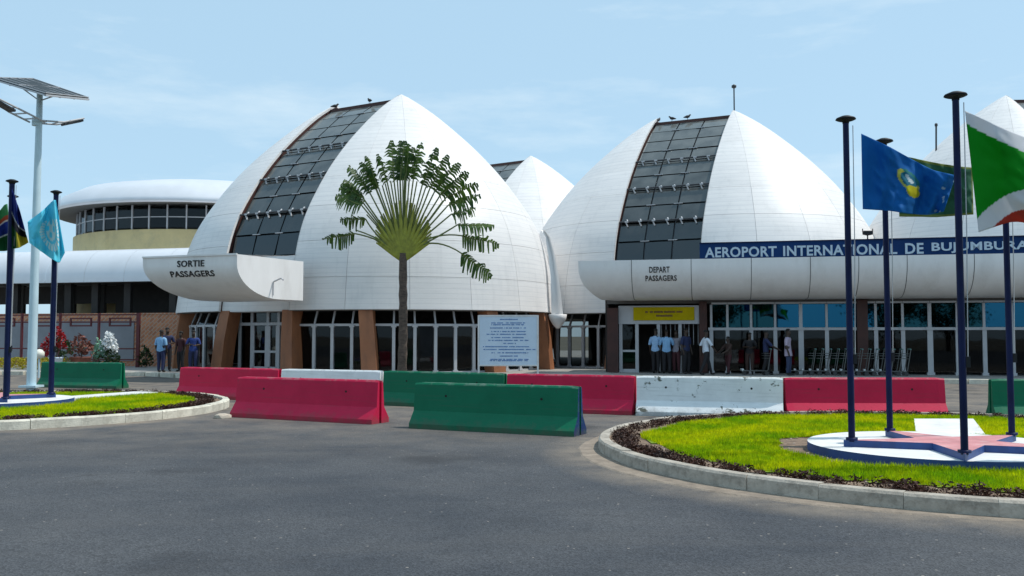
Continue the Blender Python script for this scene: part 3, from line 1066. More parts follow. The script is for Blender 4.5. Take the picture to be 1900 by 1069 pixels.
def island(c, r, n, mt, sc, gr, hole, hole_c, blade_n, blade_h, clump_n, bx, path_poly, name):
    isl = bpy.data.objects.new(name, None)
    C.objects.link(isl)
    tag(isl, kind='structure')
    isl.location = (c.x, c.y, 0)
    ring_stones(isl, c, r, n, mt)
    disc(MB(), (0, 0), r - 0.1, -0.005, 0.115).build('soil_bed', M['soil'], isl)
    # lawn: a ring of turf around the plinth with a bare patch beside it
    def in_path(x, y):
        k = np.zeros(len(x), bool)
        pp = path_poly
        j = len(pp) - 1
        for i in range(len(pp)):
            xi, yi, xj, yj = pp[i][0], pp[i][1], pp[j][0], pp[j][1]
            cond = ((yi > y) != (yj > y)) & (x < (xj - xi) * (y - yi) / ((yj - yi) + 1e-12) + xi)
            k ^= cond
            j = i
        return k

    def lawn(x, y):
        d = np.hypot(x - c.x, y - c.y)
        th = np.arctan2(y - c.y, x - c.x)
        d2 = np.hypot(x - hole_c[0], (y - hole_c[1]))
        wob = 0.06 * np.sin(7 * th) + 0.05 * np.sin(13 * th + 1)
        return (d < gr + wob) & (d2 > hole + wob) & ~in_path(x, y)

    base = MB()
    na, nr = 96, 40
    cells = []
    for i in range(-70, 70):
        for j in range(-70, 70):
            pass
    # turf base as fine cells inside the lawn shape
    st = 0.14
    xs = np.arange(c.x - r, c.x + r, st)
    ys = np.arange(c.y - r, c.y + r, st)
    X, Y = np.meshgrid(xs, ys)
    X, Y = X.ravel(), Y.ravel()
    k = lawn(X + st / 2, Y + st / 2)
    X, Y = X[k], Y[k]
    z = np.full(len(X), 0.128)
    v = np.stack([np.stack([X, Y, z], 1), np.stack([X + st, Y, z], 1), np.stack([X + st, Y + st, z], 1), np.stack([X, Y + st, z], 1)], 1).reshape(-1, 3)
    me = fast_mesh('lawn_turf', v, np.arange(len(v)).reshape(-1, 4), M['grassbed'])
    o = inst('lawn_turf', me)
    tag(o, kind='structure')
    box_ = (c.x - r, c.x + r, c.y - r, c.y + r)
    if bx:
        box_ = bx
    v, f = blades(blade_n, lawn, box_, 0.125, blade_h * 0.5, blade_h, 0.008, 0.02)
    o = inst('grass', fast_mesh('grass', v, f, M['grass']))
    tag(o, kind='stuff')
    # maroon border plants
    cs = []
    for i in range(clump_n):
        a = rng.uniform(0, 2 * PI)
        rad = gr + 0.25 + 0.10 * max(0.0, -math.cos(a)) + rng.normal() * 0.075
        if abs(math.sin(3 * a + 1.0)) < 0.10 and rng.uniform() < 0.5:
            continue
        x, y = c.x + rad * math.cos(a), c.y + rad * math.sin(a)
        if in_path(np.array([x]), np.array([y]))[0]:
            continue
        cs.append((x, y, 0.11))
    v, f = leaf_clumps(cs, 75, 0.095, 0.11, 0.02)
    o = inst('border_plants', fast_mesh('border_plants', v, f, M['maroon']))
    tag(o, kind='stuff')
    v, f = pebbles(450, lambda x, y: (np.hypot(x - c.x, y - c.y) < r - 0.17) & ~lawn(x, y), (c.x - r, c.x + r, c.y - r, c.y + r), 0.118, 0.008, 0.028)
    o = inst('gravel', fast_mesh('gravel', v, f, M['pebble']))
    tag(o, kind='stuff')
    return isl


ap = MB()
Pa = []
for k in range(41):
    a = R(150 + 100 * k / 40)
    w = 0.27 * math.sin(PI * min(1, 0.06 + k / 40 * 0.94)) ** 0.6 + 0.035 * mnoise.noise(Vector((k * 0.45, 2.0, 0)))
    Pa.append([(ISLAND_R[0].x + rr * math.cos(a), ISLAND_R[0].y + rr * math.sin(a), zz_) for rr, zz_ in ((ISLAND_R[1] - 0.05, 0.016), (ISLAND_R[1] + 0.02 + w, 0.012), (ISLAND_R[1] + 0.05 + w, -0.005))])
ap.grid(Pa, 0, False)
tag(ap.build('gutter_apron', M['apron_sand']), kind='structure')
pathR = [ground(1700, 808, 0.15), ground(1828, 808, 0.15), ground(1806, 779, 0.15), ground(1696, 779, 0.15)]
pathL = [Vector((-10.2, 20.5, 0)), Vector((-10.0, 21.1, 0)), Vector((-8.9, 23.4, 0)), Vector((-9.7, 23.7, 0)), Vector((-10.9, 21.0, 0))]
island(ISLAND_R[0], ISLAND_R[1], 40, M['kerb'], SC_R, 4.26, 1.88, (5.33, 11.9), 240000, 0.08, 430, (1.2, 9.5, 8.2, 17.4), [(p.x, p.y) for p in pathR], 'traffic_island')
island(ISLAND_L[0], ISLAND_L[1], 36, M['kerbpale'], SC_L, 3.95, 1.75, (-11.3, 19.95), 110000, 0.09, 640, (-15.5, -6.5, 15.2, 24.2), [(p.x, p.y) for p in pathL], 'traffic_island')


def plinth(c, r, sr, rot, path, what, off):
    t = thing('flag_plinth', what, 'plinth', (c.x, c.y, 0))
    mb = disc(MB(), off, r, 0.05, 0.225, 96, 0, 1)
    mb.build('plinth_disc', [M['plinth'], M['starblue']], t)
    # five-pointed raised star with a pole at each tip
    inner = sr * 0.382
    pts = []
    for i in range(10):
        a = rot + i * PI / 5
        q = (sr + 0.10) if i % 2 == 0 else inner
        pts.append((q * math.cos(a), q * math.sin(a)))
    MB().prism(pts, 0.22, 0.31, 0, 1).build('star', [M['starpink'], M['starblue']], t)
    pp = [(p.x, p.y) for p in path]
    tag(MB().prism(pp, 0.10, 0.17).build('path', M['plinth']), kind='structure')
    return t


def star_tips(c, sr, rot):
    return [Vector((c.x + sr * math.cos(rot + 2 * PI * k / 5), c.y + sr * math.sin(rot + 2 * PI * k / 5), 0.31)) for k in range(5)]


p3 = ground(1787, 846, 0.25)
rotR = math.atan2(p3.y - SC_R.y, p3.x - SC_R.x)
plinth(SC_R, 1.62, SR_R, rotR, pathR, 'round white plinth with blue rim and raised star below the blue and the green flags', (-0.02, 0.33))
tipsR = star_tips(SC_R, SR_R, rotR)
pc = ground(98, 735, 0.25)
rotL = R(28.2)
plinth(SC_L, 1.66, SR_L, rotL, pathL, 'round white plinth with raised star below the light blue flag beside the solar lamp', (0.05, 0.05))
tipsL = star_tips(SC_L, SR_L, rotL)


def flagpole(base, top_z, label, r=0.041):
    t = thing('flagpole', label, 'flagpole', base, 0, 'navy flagpoles on the star plinths')
    h = top_z - base.z
    MB().tube([(0, 0, -0.02), (0, 0, h)], [r, r * 0.9], 14).build('pole', M['navy'], t)
    MB().lathe([(0.0, 0.05), (0.05, 0.045), (0.115, 0.018), (0.125, 0.0), (0.10, -0.012), (r, -0.03), (r, -0.05), (0, -0.05)], (0, 0, h), 20).build('cap', M['polecap'], t)
    MB().lathe([(0.0, 0.03), (r + 0.03, 0.03), (r + 0.03, 0.0)], (0, 0, 0), 14).build('base_collar', M['navy'], t)
    MB().tube([(r + 0.012, -0.02, 1.0), (r + 0.03, -0.03, h * 0.6), (r + 0.04, -0.02, h - 0.08)], 0.006, 5).build('rope', M['alu'], t)
    MB().box((r + 0.01, -0.02, 1.0), (0.05, 0.03, 0.12)).build('cleat', M['polecap'], t)
    return t


def tip_near(tips, p):
    return min(tips, key=lambda q: (q.x - p.x) ** 2 + (q.y - p.y) ** 2)


bP1, bP2, bP3, bP4 = [tip_near(tipsR, ground(x, y, 0.25)) for x, y in ((1588, 825), (1658, 808), (1787, 846), (1880, 815))]
flagpole(bP1, at(1582, 222, bP1.y).z, 'navy flagpole flying the blue flag with the yellow emblem')
flagpole(bP2, at(1655, 263, bP2.y).z, 'navy flagpole half hidden behind the blue flag')
flagpole(bP3, at(1777, 178, bP3.y).z, 'navy flagpole flying the large green white and red flag')
flagpole(bP4, at(1872, 268, bP4.y).z, 'navy flagpole whose top is hidden by the green white and red flag')
bC, bA, bB = tipsL[0], tipsL[1], tipsL[4]
flagpole(bC, at(105, 357, bC.y).z, 'navy flagpole carrying the light blue flag', 0.06)
flagpole(bB, at(28, 337, bB.y).z, 'navy flagpole carrying the navy and yellow flag', 0.06)
flagpole(bA, at(10, 365, bA.y).z, 'navy flagpole carrying the dark green flag at the picture edge', 0.055)


# ------------------------------------------------------------------ flags
def flag(name, label, cols, Y, dye, nu=90, nv=60, waves=(), loc=None):
    """cols: list of (u, (x,y) of top edge, (x,y) of bottom edge) picked in the photo, on the plane y=Y;
    waves push the cloth in and out in real depth"""
    us = [c[0] for c in cols]

    def ip(u, k, j):
        ys = [c[k][j] for c in cols]
        return np.interp(u, us, ys)
    verts, cols_ = [], []
    for i in range(nu + 1):
        u = i / nu
        # smooth the piecewise edges a little
        tops = [np.mean([ip(min(1, max(0, u + d)), 1, j) for d in (-.04, -.02, 0, .02, .04)]) for j in (0, 1)]
        bots = [np.mean([ip(min(1, max(0, u + d)), 2, j) for d in (-.04, -.02, 0, .02, .04)]) for j in (0, 1)]
        for j in range(nv + 1):
            v = j / nv
            px = bots[0] + (tops[0] - bots[0]) * v
            py = bots[1] + (tops[1] - bots[1]) * v
            dy = 0.0
            for (amp, fu, fv, ph, gx) in waves:
                dy += amp * min(1, u * 4) * math.sin(2 * PI * (fu * u + fv * v) + ph) * (1 + gx * u)
            q_ = Vector((u * 5.0 + v * 1.5 + len(label) * 3.7, v * 2.2 - u * 1.2, 0.3))
            dy += min(1, u * 5) * (0.085 * mnoise.noise(q_) + 0.035 * mnoise.noise(q_ * 2.7))
            verts.append(at(px, py, Y + dy))
            cols_.append(dye(u, v))
    nvv = nv + 1
    faces = [(i * nvv + j, (i + 1) * nvv + j, (i + 1) * nvv + j + 1, i * nvv + j + 1) for i in range(nu) for j in range(nv)]
    o0 = verts[nv]
    me = bpy.data.meshes.new(name)
    me.from_pydata([tuple(p - o0) for p in verts], [], faces)
    me.polygons.foreach_set('use_smooth', [True] * len(faces))
    at_ = me.color_attributes.new('dye', 'FLOAT_COLOR', 'POINT')
    at_.data.foreach_set('color', np.array([list(c) + [1.0] for c in cols_], np.float32).ravel())
    me.materials.append(M['cloth'])
    ob = inst(name, me, None, o0)
    sm = ob.modifiers.new('thickness', 'SOLIDIFY')
    sm.thickness = 0.004
    tag(ob, label, 'flag', 'flags on the poles')
    return ob


def dye_blue(u, v):
    bl = (0.008, 0.15, 0.46)
    # slanted emblem: green ring with a yellow horn round it and white in the middle
    x, y = (u - 0.50) * 1.55, v - 0.60
    ca, sa = math.cos(R(35)), math.sin(R(35))
    xr, yr = x * ca - y * sa, x * sa + y * ca
    d = math.hypot(xr / 0.20, yr / 0.15)
    d2 = math.hypot((xr - 0.17) / 0.12, (yr + 0.10) / 0.10)
    if d2 < 1:
        return (0.62, 0.56, 0.02)
    if d < 1.0:
        if d > 0.72:
            return (0.62, 0.60, 0.12) if yr < 0.05 else (0.03, 0.22, 0.20)
        if math.hypot((xr - 0.02) / 0.05, (yr - 0.02) / 0.035) < 1 or math.hypot((xr + 0.06) / 0.035, (yr - 0.03) / 0.03) < 1:
            return (0.6, 0.68, 0.7)
        return (0.015, 0.17, 0.26)
    if u > 0.84 and mnoise.noise(Vector((u * 22, v * 9, 1.0))) > 0.42:
        return (0.35, 0.5, 0.65)
    return bl


def dye_saltire(u, v):
    # the upper edge is folded over, so the top of the pattern is out of sight towards the fly
    k = min(1.0, u / 0.34)
    vb = np.interp(v, [0, .2, .448, .81, 1], [0, .235, .448, .555, .765])
    v = v * (1 - k) + vb * k
    d1, d2 = abs(v - u), abs(v - 1 + u)
    if math.hypot((u - .5) * 1.6, v - .5) < 0.2 or min(d1, d2) < 0.105:
        return (0.72, 0.72, 0.74)
    if (u < v and u < 1 - v) or (u > v and u > 1 - v):
        return (0.004, 0.30, 0.012)
    return (0.46, 0.055, 0.035)


def dye_green(u, v):
    if v < 0.05 or v > 0.95 or u > 0.97:
        return (0.20, 0.24, 0.06)
    return (0.045, 0.15, 0.085)


def dye_cyan(u, v):
    n = math.hypot((u - 0.45) * 1.2, (v - 0.5) * 1.0)
    if 0.24 < n < 0.36 and math.sin(26 * math.atan2(v - 0.5, u - 0.45)) > -0.5 and v < 0.7:
        return (0.78, 0.88, 0.88)
    if n < 0.19 and math.sin(30 * u) * math.sin(27 * v) > -0.2:
        return (0.70, 0.82, 0.82)
    return (0.16, 0.74, 0.90)


def dye_navy(u, v):
    k = v + 0.25 * u
    if k > 0.62: return (0.015, 0.03, 0.20)
    if k > 0.58: return (0.6, 0.62, 0.65)
    if k > 0.40: return (0.02, 0.02, 0.03)
    return (0.42, 0.36, 0.03) if u > 0.3 else (0.02, 0.10, 0.03)


def dye_dark(u, v):
    if v > 0.75: return (0.05, 0.25, 0.08) if u > 0.4 else (0.35, 0.38, 0.10)
    if v > 0.66: return (0.40, 0.07, 0.03)
    if v > 0.62: return (0.6, 0.55, 0.5)
    if v > 0.36: return (0.02, 0.04, 0.24)
    if v > 0.32: return (0.6, 0.62, 0.62)
    return (0.012, 0.10, 0.03)


flag('flag', 'bright blue flag with slanted yellow and white emblem flying from its pole',
     [(0, (1596, 247), (1599, 388)), (.3, (1650, 272), (1648, 391)), (.55, (1700, 300), (1690, 397)), (.75, (1732, 316), (1722, 399)), (1, (1776, 326), (1752, 392))],
     bP1.y - 0.02, dye_blue, waves=((0.07, 1.6, 0.25, 0.3, 0.8), (0.03, 3.5, -0.6, 1.0, 1.0)))
flag('flag', 'large green flag with white diagonal cross and red fields cut by the picture edge',
     [(0, (1787, 204), (1813, 432)), (.12, (1826, 222), (1846, 421)), (.22, (1868, 241), (1880, 410)), (.32, (1908, 257), (1915, 416)), (.6, (2010, 300), (2010, 440)), (1, (2120, 350), (2120, 470))],
     bP3.y - 0.02, dye_saltire, 120, 80, waves=((0.10, 1.3, 0.45, 0.8, 0.4), (0.035, 3.2, -0.8, 0.0, 0.4)))
flag('flag', 'dull green flag with pale edges hanging partly behind the blue flag',
     [(0, (1664, 287), (1667, 402)), (.5, (1740, 303), (1740, 403)), (.8, (1780, 309), (1780, 400)), (1, (1806, 311), (1808, 398))],
     bP2.y - 0.02, dye_green, waves=((0.07, 1.8, 0.3, 0.0, 0.5),))
flag('flag', 'light blue flag with white emblem hanging in folds beside the solar lamp',
     [(0, (104, 372), (121, 468)), (.25, (101, 371), (110, 489)), (.5, (96, 374), (92, 478)), (.75, (78, 392), (70, 462)), (1, (50, 413), (54, 450))],
     bC.y - 0.10, dye_cyan, waves=((0.16, 1.9, 0.2, 0.6, 0.0), (0.05, 4.2, -0.5, 0.0, 0.0)))
flag('flag', 'navy flag with white line black and yellow hanging limp down its pole',
     [(0, (22, 350), (22, 462)), (.5, (30, 372), (36, 460)), (1, (37, 392), (53, 450))],
     bB.y - 0.09, dye_navy, 50, 60, waves=((0.10, 1.4, 0.2, 0.6, 0.0),))
flag('flag', 'green flag with yellow red and blue bands at the picture edge',
     [(0, (-30, 420), (-28, 455)), (.4, (-6, 398), (-4, 466)), (.7, (8, 380), (10, 466)), (1, (14, 378), (23, 462))],
     bA.y - 0.09, dye_dark, 50, 60, waves=((0.10, 1.6, 0.3, 0.2, 0.0),))

# ================================================================== domed halls
W_STRIP = 3.9
PROF_R = np.array([0.02, 0.30, 1.43, 2.67, 3.9, 5.1, 6.30, 6.86, 7.16])
PROF_Z = 12.78 - np.array([0, 0.14, 0.90, 1.93, 3.1, 4.5, 6.37, 8.1, 10.18])


def spline(xs, ys, ts):
    """Catmull-Rom through the points, parameter in index units"""
    out = []
    n = len(xs)
    for t in ts:
        i = min(int(t), n - 2)
        f = t - i
        p = [(xs[max(0, min(n - 1, i + k))], ys[max(0, min(n - 1, i + k))]) for k in (-1, 0, 1, 2)]
        q = []
        for d in (0, 1):
            a, b_, c, e = p[0][d], p[1][d], p[2][d], p[3][d]
            q.append(0.5 * (2 * b_ + (c - a) * f + (2 * a - 5 * b_ + 4 * c - e) * f * f + (3 * b_ - a - 3 * c + e) * f ** 3))
        out.append(q)
    return np.array(out)


_fine = spline(PROF_R, PROF_Z, np.linspace(0, len(PROF_R) - 1 - 1e-6, 400))
_arc = np.concatenate([[0], np.cumsum(np.hypot(np.diff(_fine[:, 0]), np.diff(_fine[:, 1])))])
ARC = _arc[-1]


def prof(s, off=0.0):
    """point of the dome section at arc length s from the apex, moved along its outward normal"""
    s = max(0.0, min(ARC, s))
    r, z = np.interp(s, _arc, _fine[:, 0]), np.interp(s, _arc, _fine[:, 1])
    e = 0.05
    r1, z1 = np.interp(min(ARC, s + e), _arc, _fine[:, 0]), np.interp(min(ARC, s + e), _arc, _fine[:, 1])
    r0, z0 = np.interp(max(0, s - e), _arc, _fine[:, 0]), np.interp(max(0, s - e), _arc, _fine[:, 1])
    tr, tz = r1 - r0, z1 - z0
    l = math.hypot(tr, tz)
    nr, nz = -tz / l, tr / l
    return max(0.0, r + nr * off), z + nz * off


def s_at_z(z):
    return float(np.interp(-z, -_fine[:, 1], _arc))


NROW, NCOL = 8, 9
row_s = [0.0, 1.9, 3.6, 5.3, 7.0, 8.6, 10.2, 11.7, ARC]


def panel_mesh(i, j, side):
    gap = 0.003 if i < 4 else 0.007
    s0, s1 = row_s[i] + (gap if i else 0.0), row_s[i + 1] - gap
    a0, a1 = -90 + 180 / NCOL * j, -90 + 180 / NCOL * (j + 1)
    ns, na = 5, 4
    P, Q = [], []
    for a in range(ns + 1):
        s = s0 + (s1 - s0) * a / ns
        r, z = prof(s)
        ri, zi = prof(s, -0.03)
        row, rowq = [], []
        ga = math.degrees(gap / max(r, 0.4))
        for b in range(na + 1):
            A = R(a0 + ga + (a1 - a0 - 2 * ga) * b / na)
            for (rr, zz, lst) in ((r, z, row), (ri, zi, rowq)):
                x, y = rr * math.cos(A), rr * math.sin(A)
                if side < 0:
                    x = -W_STRIP - x
                lst.append((x, y, zz))
        P.append(row)
        Q.append(rowq)
    mb = MB()
    mb.grid(P, smooth=True, flip=side < 0)
    # rim of the panel
    loop = [(a, 0) for a in range(ns + 1)] + [(ns, b) for b in range(1, na + 1)] + [(a, na) for a in range(ns - 1, -1, -1)] + [(0, b) for b in range(na - 1, 0, -1)]
    vo = [P[a][b] for a, b in loop]
    vi = [Q[a][b] for a, b in loop]
    n = len(loop)
    mb.add(vo + vi, [(k, (k + 1) % n, n + (k + 1) % n, n + k) for k in range(n)])
    return mb.mesh('cladding_panel', M['clad'])


PANELS = {sd: [panel_mesh(i, j, sd) for i in range(NROW) for j in range(NCOL)] for sd in (1, -1)}


def shell_mesh(side):
    """backing just under the panels, with the thick lower rim"""
    mb = MB()
    P, Q = [], []
    ss = np.linspace(0, ARC, 36)
    for s in ss:
        r, z = prof(s, -0.034)
        ri, zi = prof(s, -0.30)
        ro, qo = [], []
        for b in range(37):
            A = R(-90 + 5 * b)
            for rr, zz, l in ((r, z, ro), (ri, min(zi, z - 0.02), qo)):
                x, y = rr * math.cos(A), rr * math.sin(A)
                l.append(((-W_STRIP - x) if side < 0 else x, y, zz))
        P.append(ro)
        Q.append(qo)
    mb.grid(P, 0, True, side < 0)
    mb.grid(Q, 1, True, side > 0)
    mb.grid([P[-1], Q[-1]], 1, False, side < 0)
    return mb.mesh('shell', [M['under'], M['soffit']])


SHELLS = {sd: shell_mesh(sd) for sd in (1, -1)}


def reveal_mesh(side):
    """cut edge of a petal beside the skylight: white lip, brown depth"""
    x0 = 0.0 if side > 0 else -W_STRIP
    mb = MB()
    for ysgn in (-1, 1):
        A, B, D = [], [], []
        for s in np.linspace(0, ARC, 50):
            r, z = prof(s, 0.004)
            r2, z2 = prof(s, -0.10)
            r3, z3 = prof(s, -0.75)
            A.append((x0, ysgn * r, z))
            B.append((x0, ysgn * r2, z2))
            D.append((x0, ysgn * r3, z3))
        t = -0.012 * side
        mb.grid([[(p[0] + t, p[1], p[2]) for p in A], [(p[0] + t, p[1], p[2]) for p in B]], 0, False)
        mb.grid([B, D], 1, False)
        mb.grid([A, [(p[0] + t, p[1], p[2]) for p in A]], 0, False)
    return mb.mesh('reveal', [M['clad'], M['brownred']])


REVEALS = {sd: reveal_mesh(sd) for sd in (1, -1)}

Z_GLASS0 = 4.86
S_GLASS0 = s_at_z(Z_GLASS0)
S_GLASS1 = 0.62
N_ROWS = 10
GL_OFF = -0.19


def strip_pt(s, x, off):
    r, z = prof(s, off)
    return Vector((x, -r, z))


def skylight_parts():
    """meshes shared by every dome: backing sheet, panes, bars, spiders"""
    d = {}
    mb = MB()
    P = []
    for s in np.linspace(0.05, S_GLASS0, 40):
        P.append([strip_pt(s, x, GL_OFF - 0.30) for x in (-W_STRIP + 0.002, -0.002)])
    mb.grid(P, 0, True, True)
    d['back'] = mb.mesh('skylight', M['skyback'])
    # roof saddle running over the top and down the rear
    mb = MB()
    Pz = []
    for s in np.linspace(0, ARC, 40):
        r, z = prof(s, GL_OFF - 0.06)
        Pz.append([(-W_STRIP + 0.003, r, z), (-0.003, r, z)])
    mb.grid(Pz, 0, True, False)
    rr, zz = prof(S_GLASS1, GL_OFF + 0.04)
    r0, z0 = prof(0.0, GL_OFF - 0.06)
    mb.grid([[(-W_STRIP + .003, 0, z0), (-.003, 0, z0)], [(-W_STRIP + .003, -rr, zz + 0.1), (-.003, -rr, zz + 0.1)], [(-W_STRIP + .003, -rr, zz - 0.12), (-.003, -rr, zz - 0.12)]], 1, False, True)
    d['saddle'] = mb.mesh('roof_saddle', [M['under'], M['brownred']])
    # white apron below the glass
    mb = MB()
    Pa, Pb = [], []
    for s in np.linspace(S_GLASS0 + 0.02, ARC, 14):
        Pa.append([strip_pt(s, x, -0.16) for x in (-W_STRIP + 0.02, -0.02)])
        Pb.append([strip_pt(s, x, -0.42) for x in (-W_STRIP + 0.02, -0.02)])
    mb.grid(Pa, 0, True, True)
    mb.grid([Pa[0], Pb[0]], 0, False)
    mb.grid([Pa[-1], Pb[-1]], 0, False, True)
    d['apron'] = mb.mesh('apron', M['clad'])
    panes = []
    cw = (W_STRIP - 0.10) / 3
    ss = np.linspace(S_GLASS1, S_GLASS0, N_ROWS + 1)
    for i in range(N_ROWS):
        for j in range(3):
            x0 = -W_STRIP + 0.05 + cw * j + 0.035
            x1 = x0 + cw - 0.07
            tilt = random.uniform(-0.012, 0.012)
            mb = MB()
            a = [strip_pt(ss[i] + 0.04, x, GL_OFF + tilt) for x in (x0, x1)]
            b = [strip_pt(ss[i + 1] - 0.04, x, GL_OFF - tilt) for x in (x0, x1)]
            c = [strip_pt(ss[i] + 0.04, x, GL_OFF - 0.05) for x in (x0, x1)]
            e = [strip_pt(ss[i + 1] - 0.04, x, GL_OFF - 0.05) for x in (x0, x1)]
            mb.add([a[0], a[1], b[1], b[0], c[0], c[1], e[1], e[0]],
                   [(0, 3, 2, 1), (0, 1, 5, 4), (1, 2, 6, 5), (2, 3, 7, 6), (3, 0, 4, 7)])
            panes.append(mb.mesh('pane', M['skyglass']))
    d['panes'] = panes
    # dark carriers between the columns
    vb = []
    for j in range(4):
        x = -W_STRIP + 0.05 + cw * j
        pts = [strip_pt(s, x, GL_OFF - 0.10) for s in np.linspace(S_GLASS1, S_GLASS0, 18)]
        vb.append(MB().tube(pts, 0.055, 6).mesh('carrier', M['darkframe']))
    d['carriers'] = vb
    hb, sp, ds = [], [], []
    for i in range(2, N_ROWS - 2, 2):
        s = ss[N_ROWS - i]
        mb = MB()
        a, b = strip_pt(s, -W_STRIP + 0.03, GL_OFF + 0.13), strip_pt(s, -0.03, GL_OFF + 0.13)
        mb.tube([a, b], 0.042, 8)
        hb.append(mb.mesh('truss_bar', M['darkframe']))
        for j in range(6):
            x = -W_STRIP + 0.38 + (W_STRIP - 0.76) * j / 5
            mb = MB()
            for q in (-0.20, 0.20):
                p0, p1 = strip_pt(s, x, GL_OFF + 0.12), strip_pt(s + q, x, GL_OFF + 0.03)
                mb.bar(p0 + Vector((-q * 0.25, 0, 0)), p1 + Vector((q * 0.25, 0, 0)), 0.05, 0.04)
            mb.box(strip_pt(s, x, GL_OFF + 0.14), (0.16, 0.07, 0.07))
            sp.append(mb.mesh('spider_clamp', M['alu']))
    for i in range(1, N_ROWS, 2):
        s = ss[N_ROWS - i]
        for j in (1, 2):
            x = -W_STRIP + 0.05 + cw * j
            mb = MB()
            mb.bar(strip_pt(s, x - 0.20, GL_OFF + 0.04), strip_pt(s, x + 0.20, GL_OFF + 0.04), 0.045, 0.035)
            ds.append(mb.mesh('spider_clamp', M['alu']))
    d['bars'], d['spiders'] = hb, sp + ds
    return d


SKY = skylight_parts()
RG = 6.62           # radius of the glass ring
RING_Z0, RING_Z1, RING_TR = 0.15, 2.60, 2.02
BAY = 7.4


def ring_pt(side, phi, r, z):
    a = R(phi)
    x, y = r * math.sin(a), -r * math.cos(a)
    return Vector(((-W_STRIP - x) if side < 0 else x, y, z))


def bay_pane(r, z0, z1, lean=0.0):
    """pane of a bay, centred on phi=0 in a frame whose -y looks out"""
    w = 2 * r * math.sin(R(BAY / 2)) - 0.07
    mb = MB()
    mb.add([(-w / 2, -r * math.cos(R(BAY / 2)), z0), (w / 2, -r * math.cos(R(BAY / 2)), z0), (w / 2, -r * math.cos(R(BAY / 2)) + lean, z1), (-w / 2, -r * math.cos(R(BAY / 2)) + lean, z1),
            (-w / 2, -r * math.cos(R(BAY / 2)) + 0.012, z0), (w / 2, -r * math.cos(R(BAY / 2)) + 0.012, z0), (w / 2, -r * math.cos(R(BAY / 2)) + lean + 0.012, z1), (-w / 2, -r * math.cos(R(BAY / 2)) + lean + 0.012, z1)],
           [(0, 1, 2, 3), (0, 4, 5, 1), (1, 5, 6, 2), (2, 6, 7, 3), (3, 7, 4, 0)])
    return mb.mesh('pane', M['glass'])


PANE_LO = bay_pane(RG, RING_Z0 + 0.06, RING_TR - 0.045)
PANE_HI = bay_pane(RG, RING_TR + 0.045, RING_Z1, 0.22)
MULL = MB().bar((0, -RG, RING_Z0), (0, -RG, RING_TR), 0.12, 0.14).box((0, -RG, RING_TR - 0.05), (0.2, 0.16, 0.09)).box((0, -RG, RING_Z0 + 0.06), (0.2, 0.17, 0.1)).bar((0, -RG, RING_TR), (0, -RG + 0.22, RING_Z1), 0.07, 0.08).mesh('mullion', M['alu'])
_hw = RG * math.sin(R(BAY / 2))
_yw = -RG * math.cos(R(BAY / 2))
TRANS = MB().bar((-_hw, _yw, RING_TR), (_hw, _yw, RING_TR), 0.10, 0.09).mesh('transom', M['alu'])
SILL = MB().bar((-_hw, _yw, RING_Z0 + 0.03), (_hw, _yw, RING_Z0 + 0.03), 0.08, 0.06).mesh('sill', M['alu'])


def pillar_mesh(lean):
    mb = MB()
    b = [(-0.30, -7.28), (0.30, -7.28), (0.26, -6.62), (-0.26, -6.62)]
    t = [(-0.27, -7.02), (0.27, -7.02), (0.26, -6.35), (-0.26, -6.35)]
    vs = [(x, y, 0.14) for x, y in b] + [((x + xt) / 2 + lean * 0.45, (y + yt) / 2 - 0.03, 1.45) for (x, y), (xt, yt) in zip(b, t)] + [(x + lean, y, 2.62) for x, y in t]
    fs = []
    for k in (0, 4):
        for i in range(4):
            j = (i + 1) % 4
            fs.append((k + i, k + j, k + 4 + j, k + 4 + i))
    mb.add(vs, fs)
    return mb.mesh('pillar', M['pillar'])


PILLAR_R, PILLAR_L = pillar_mesh(-0.22), pillar_mesh(0.22)


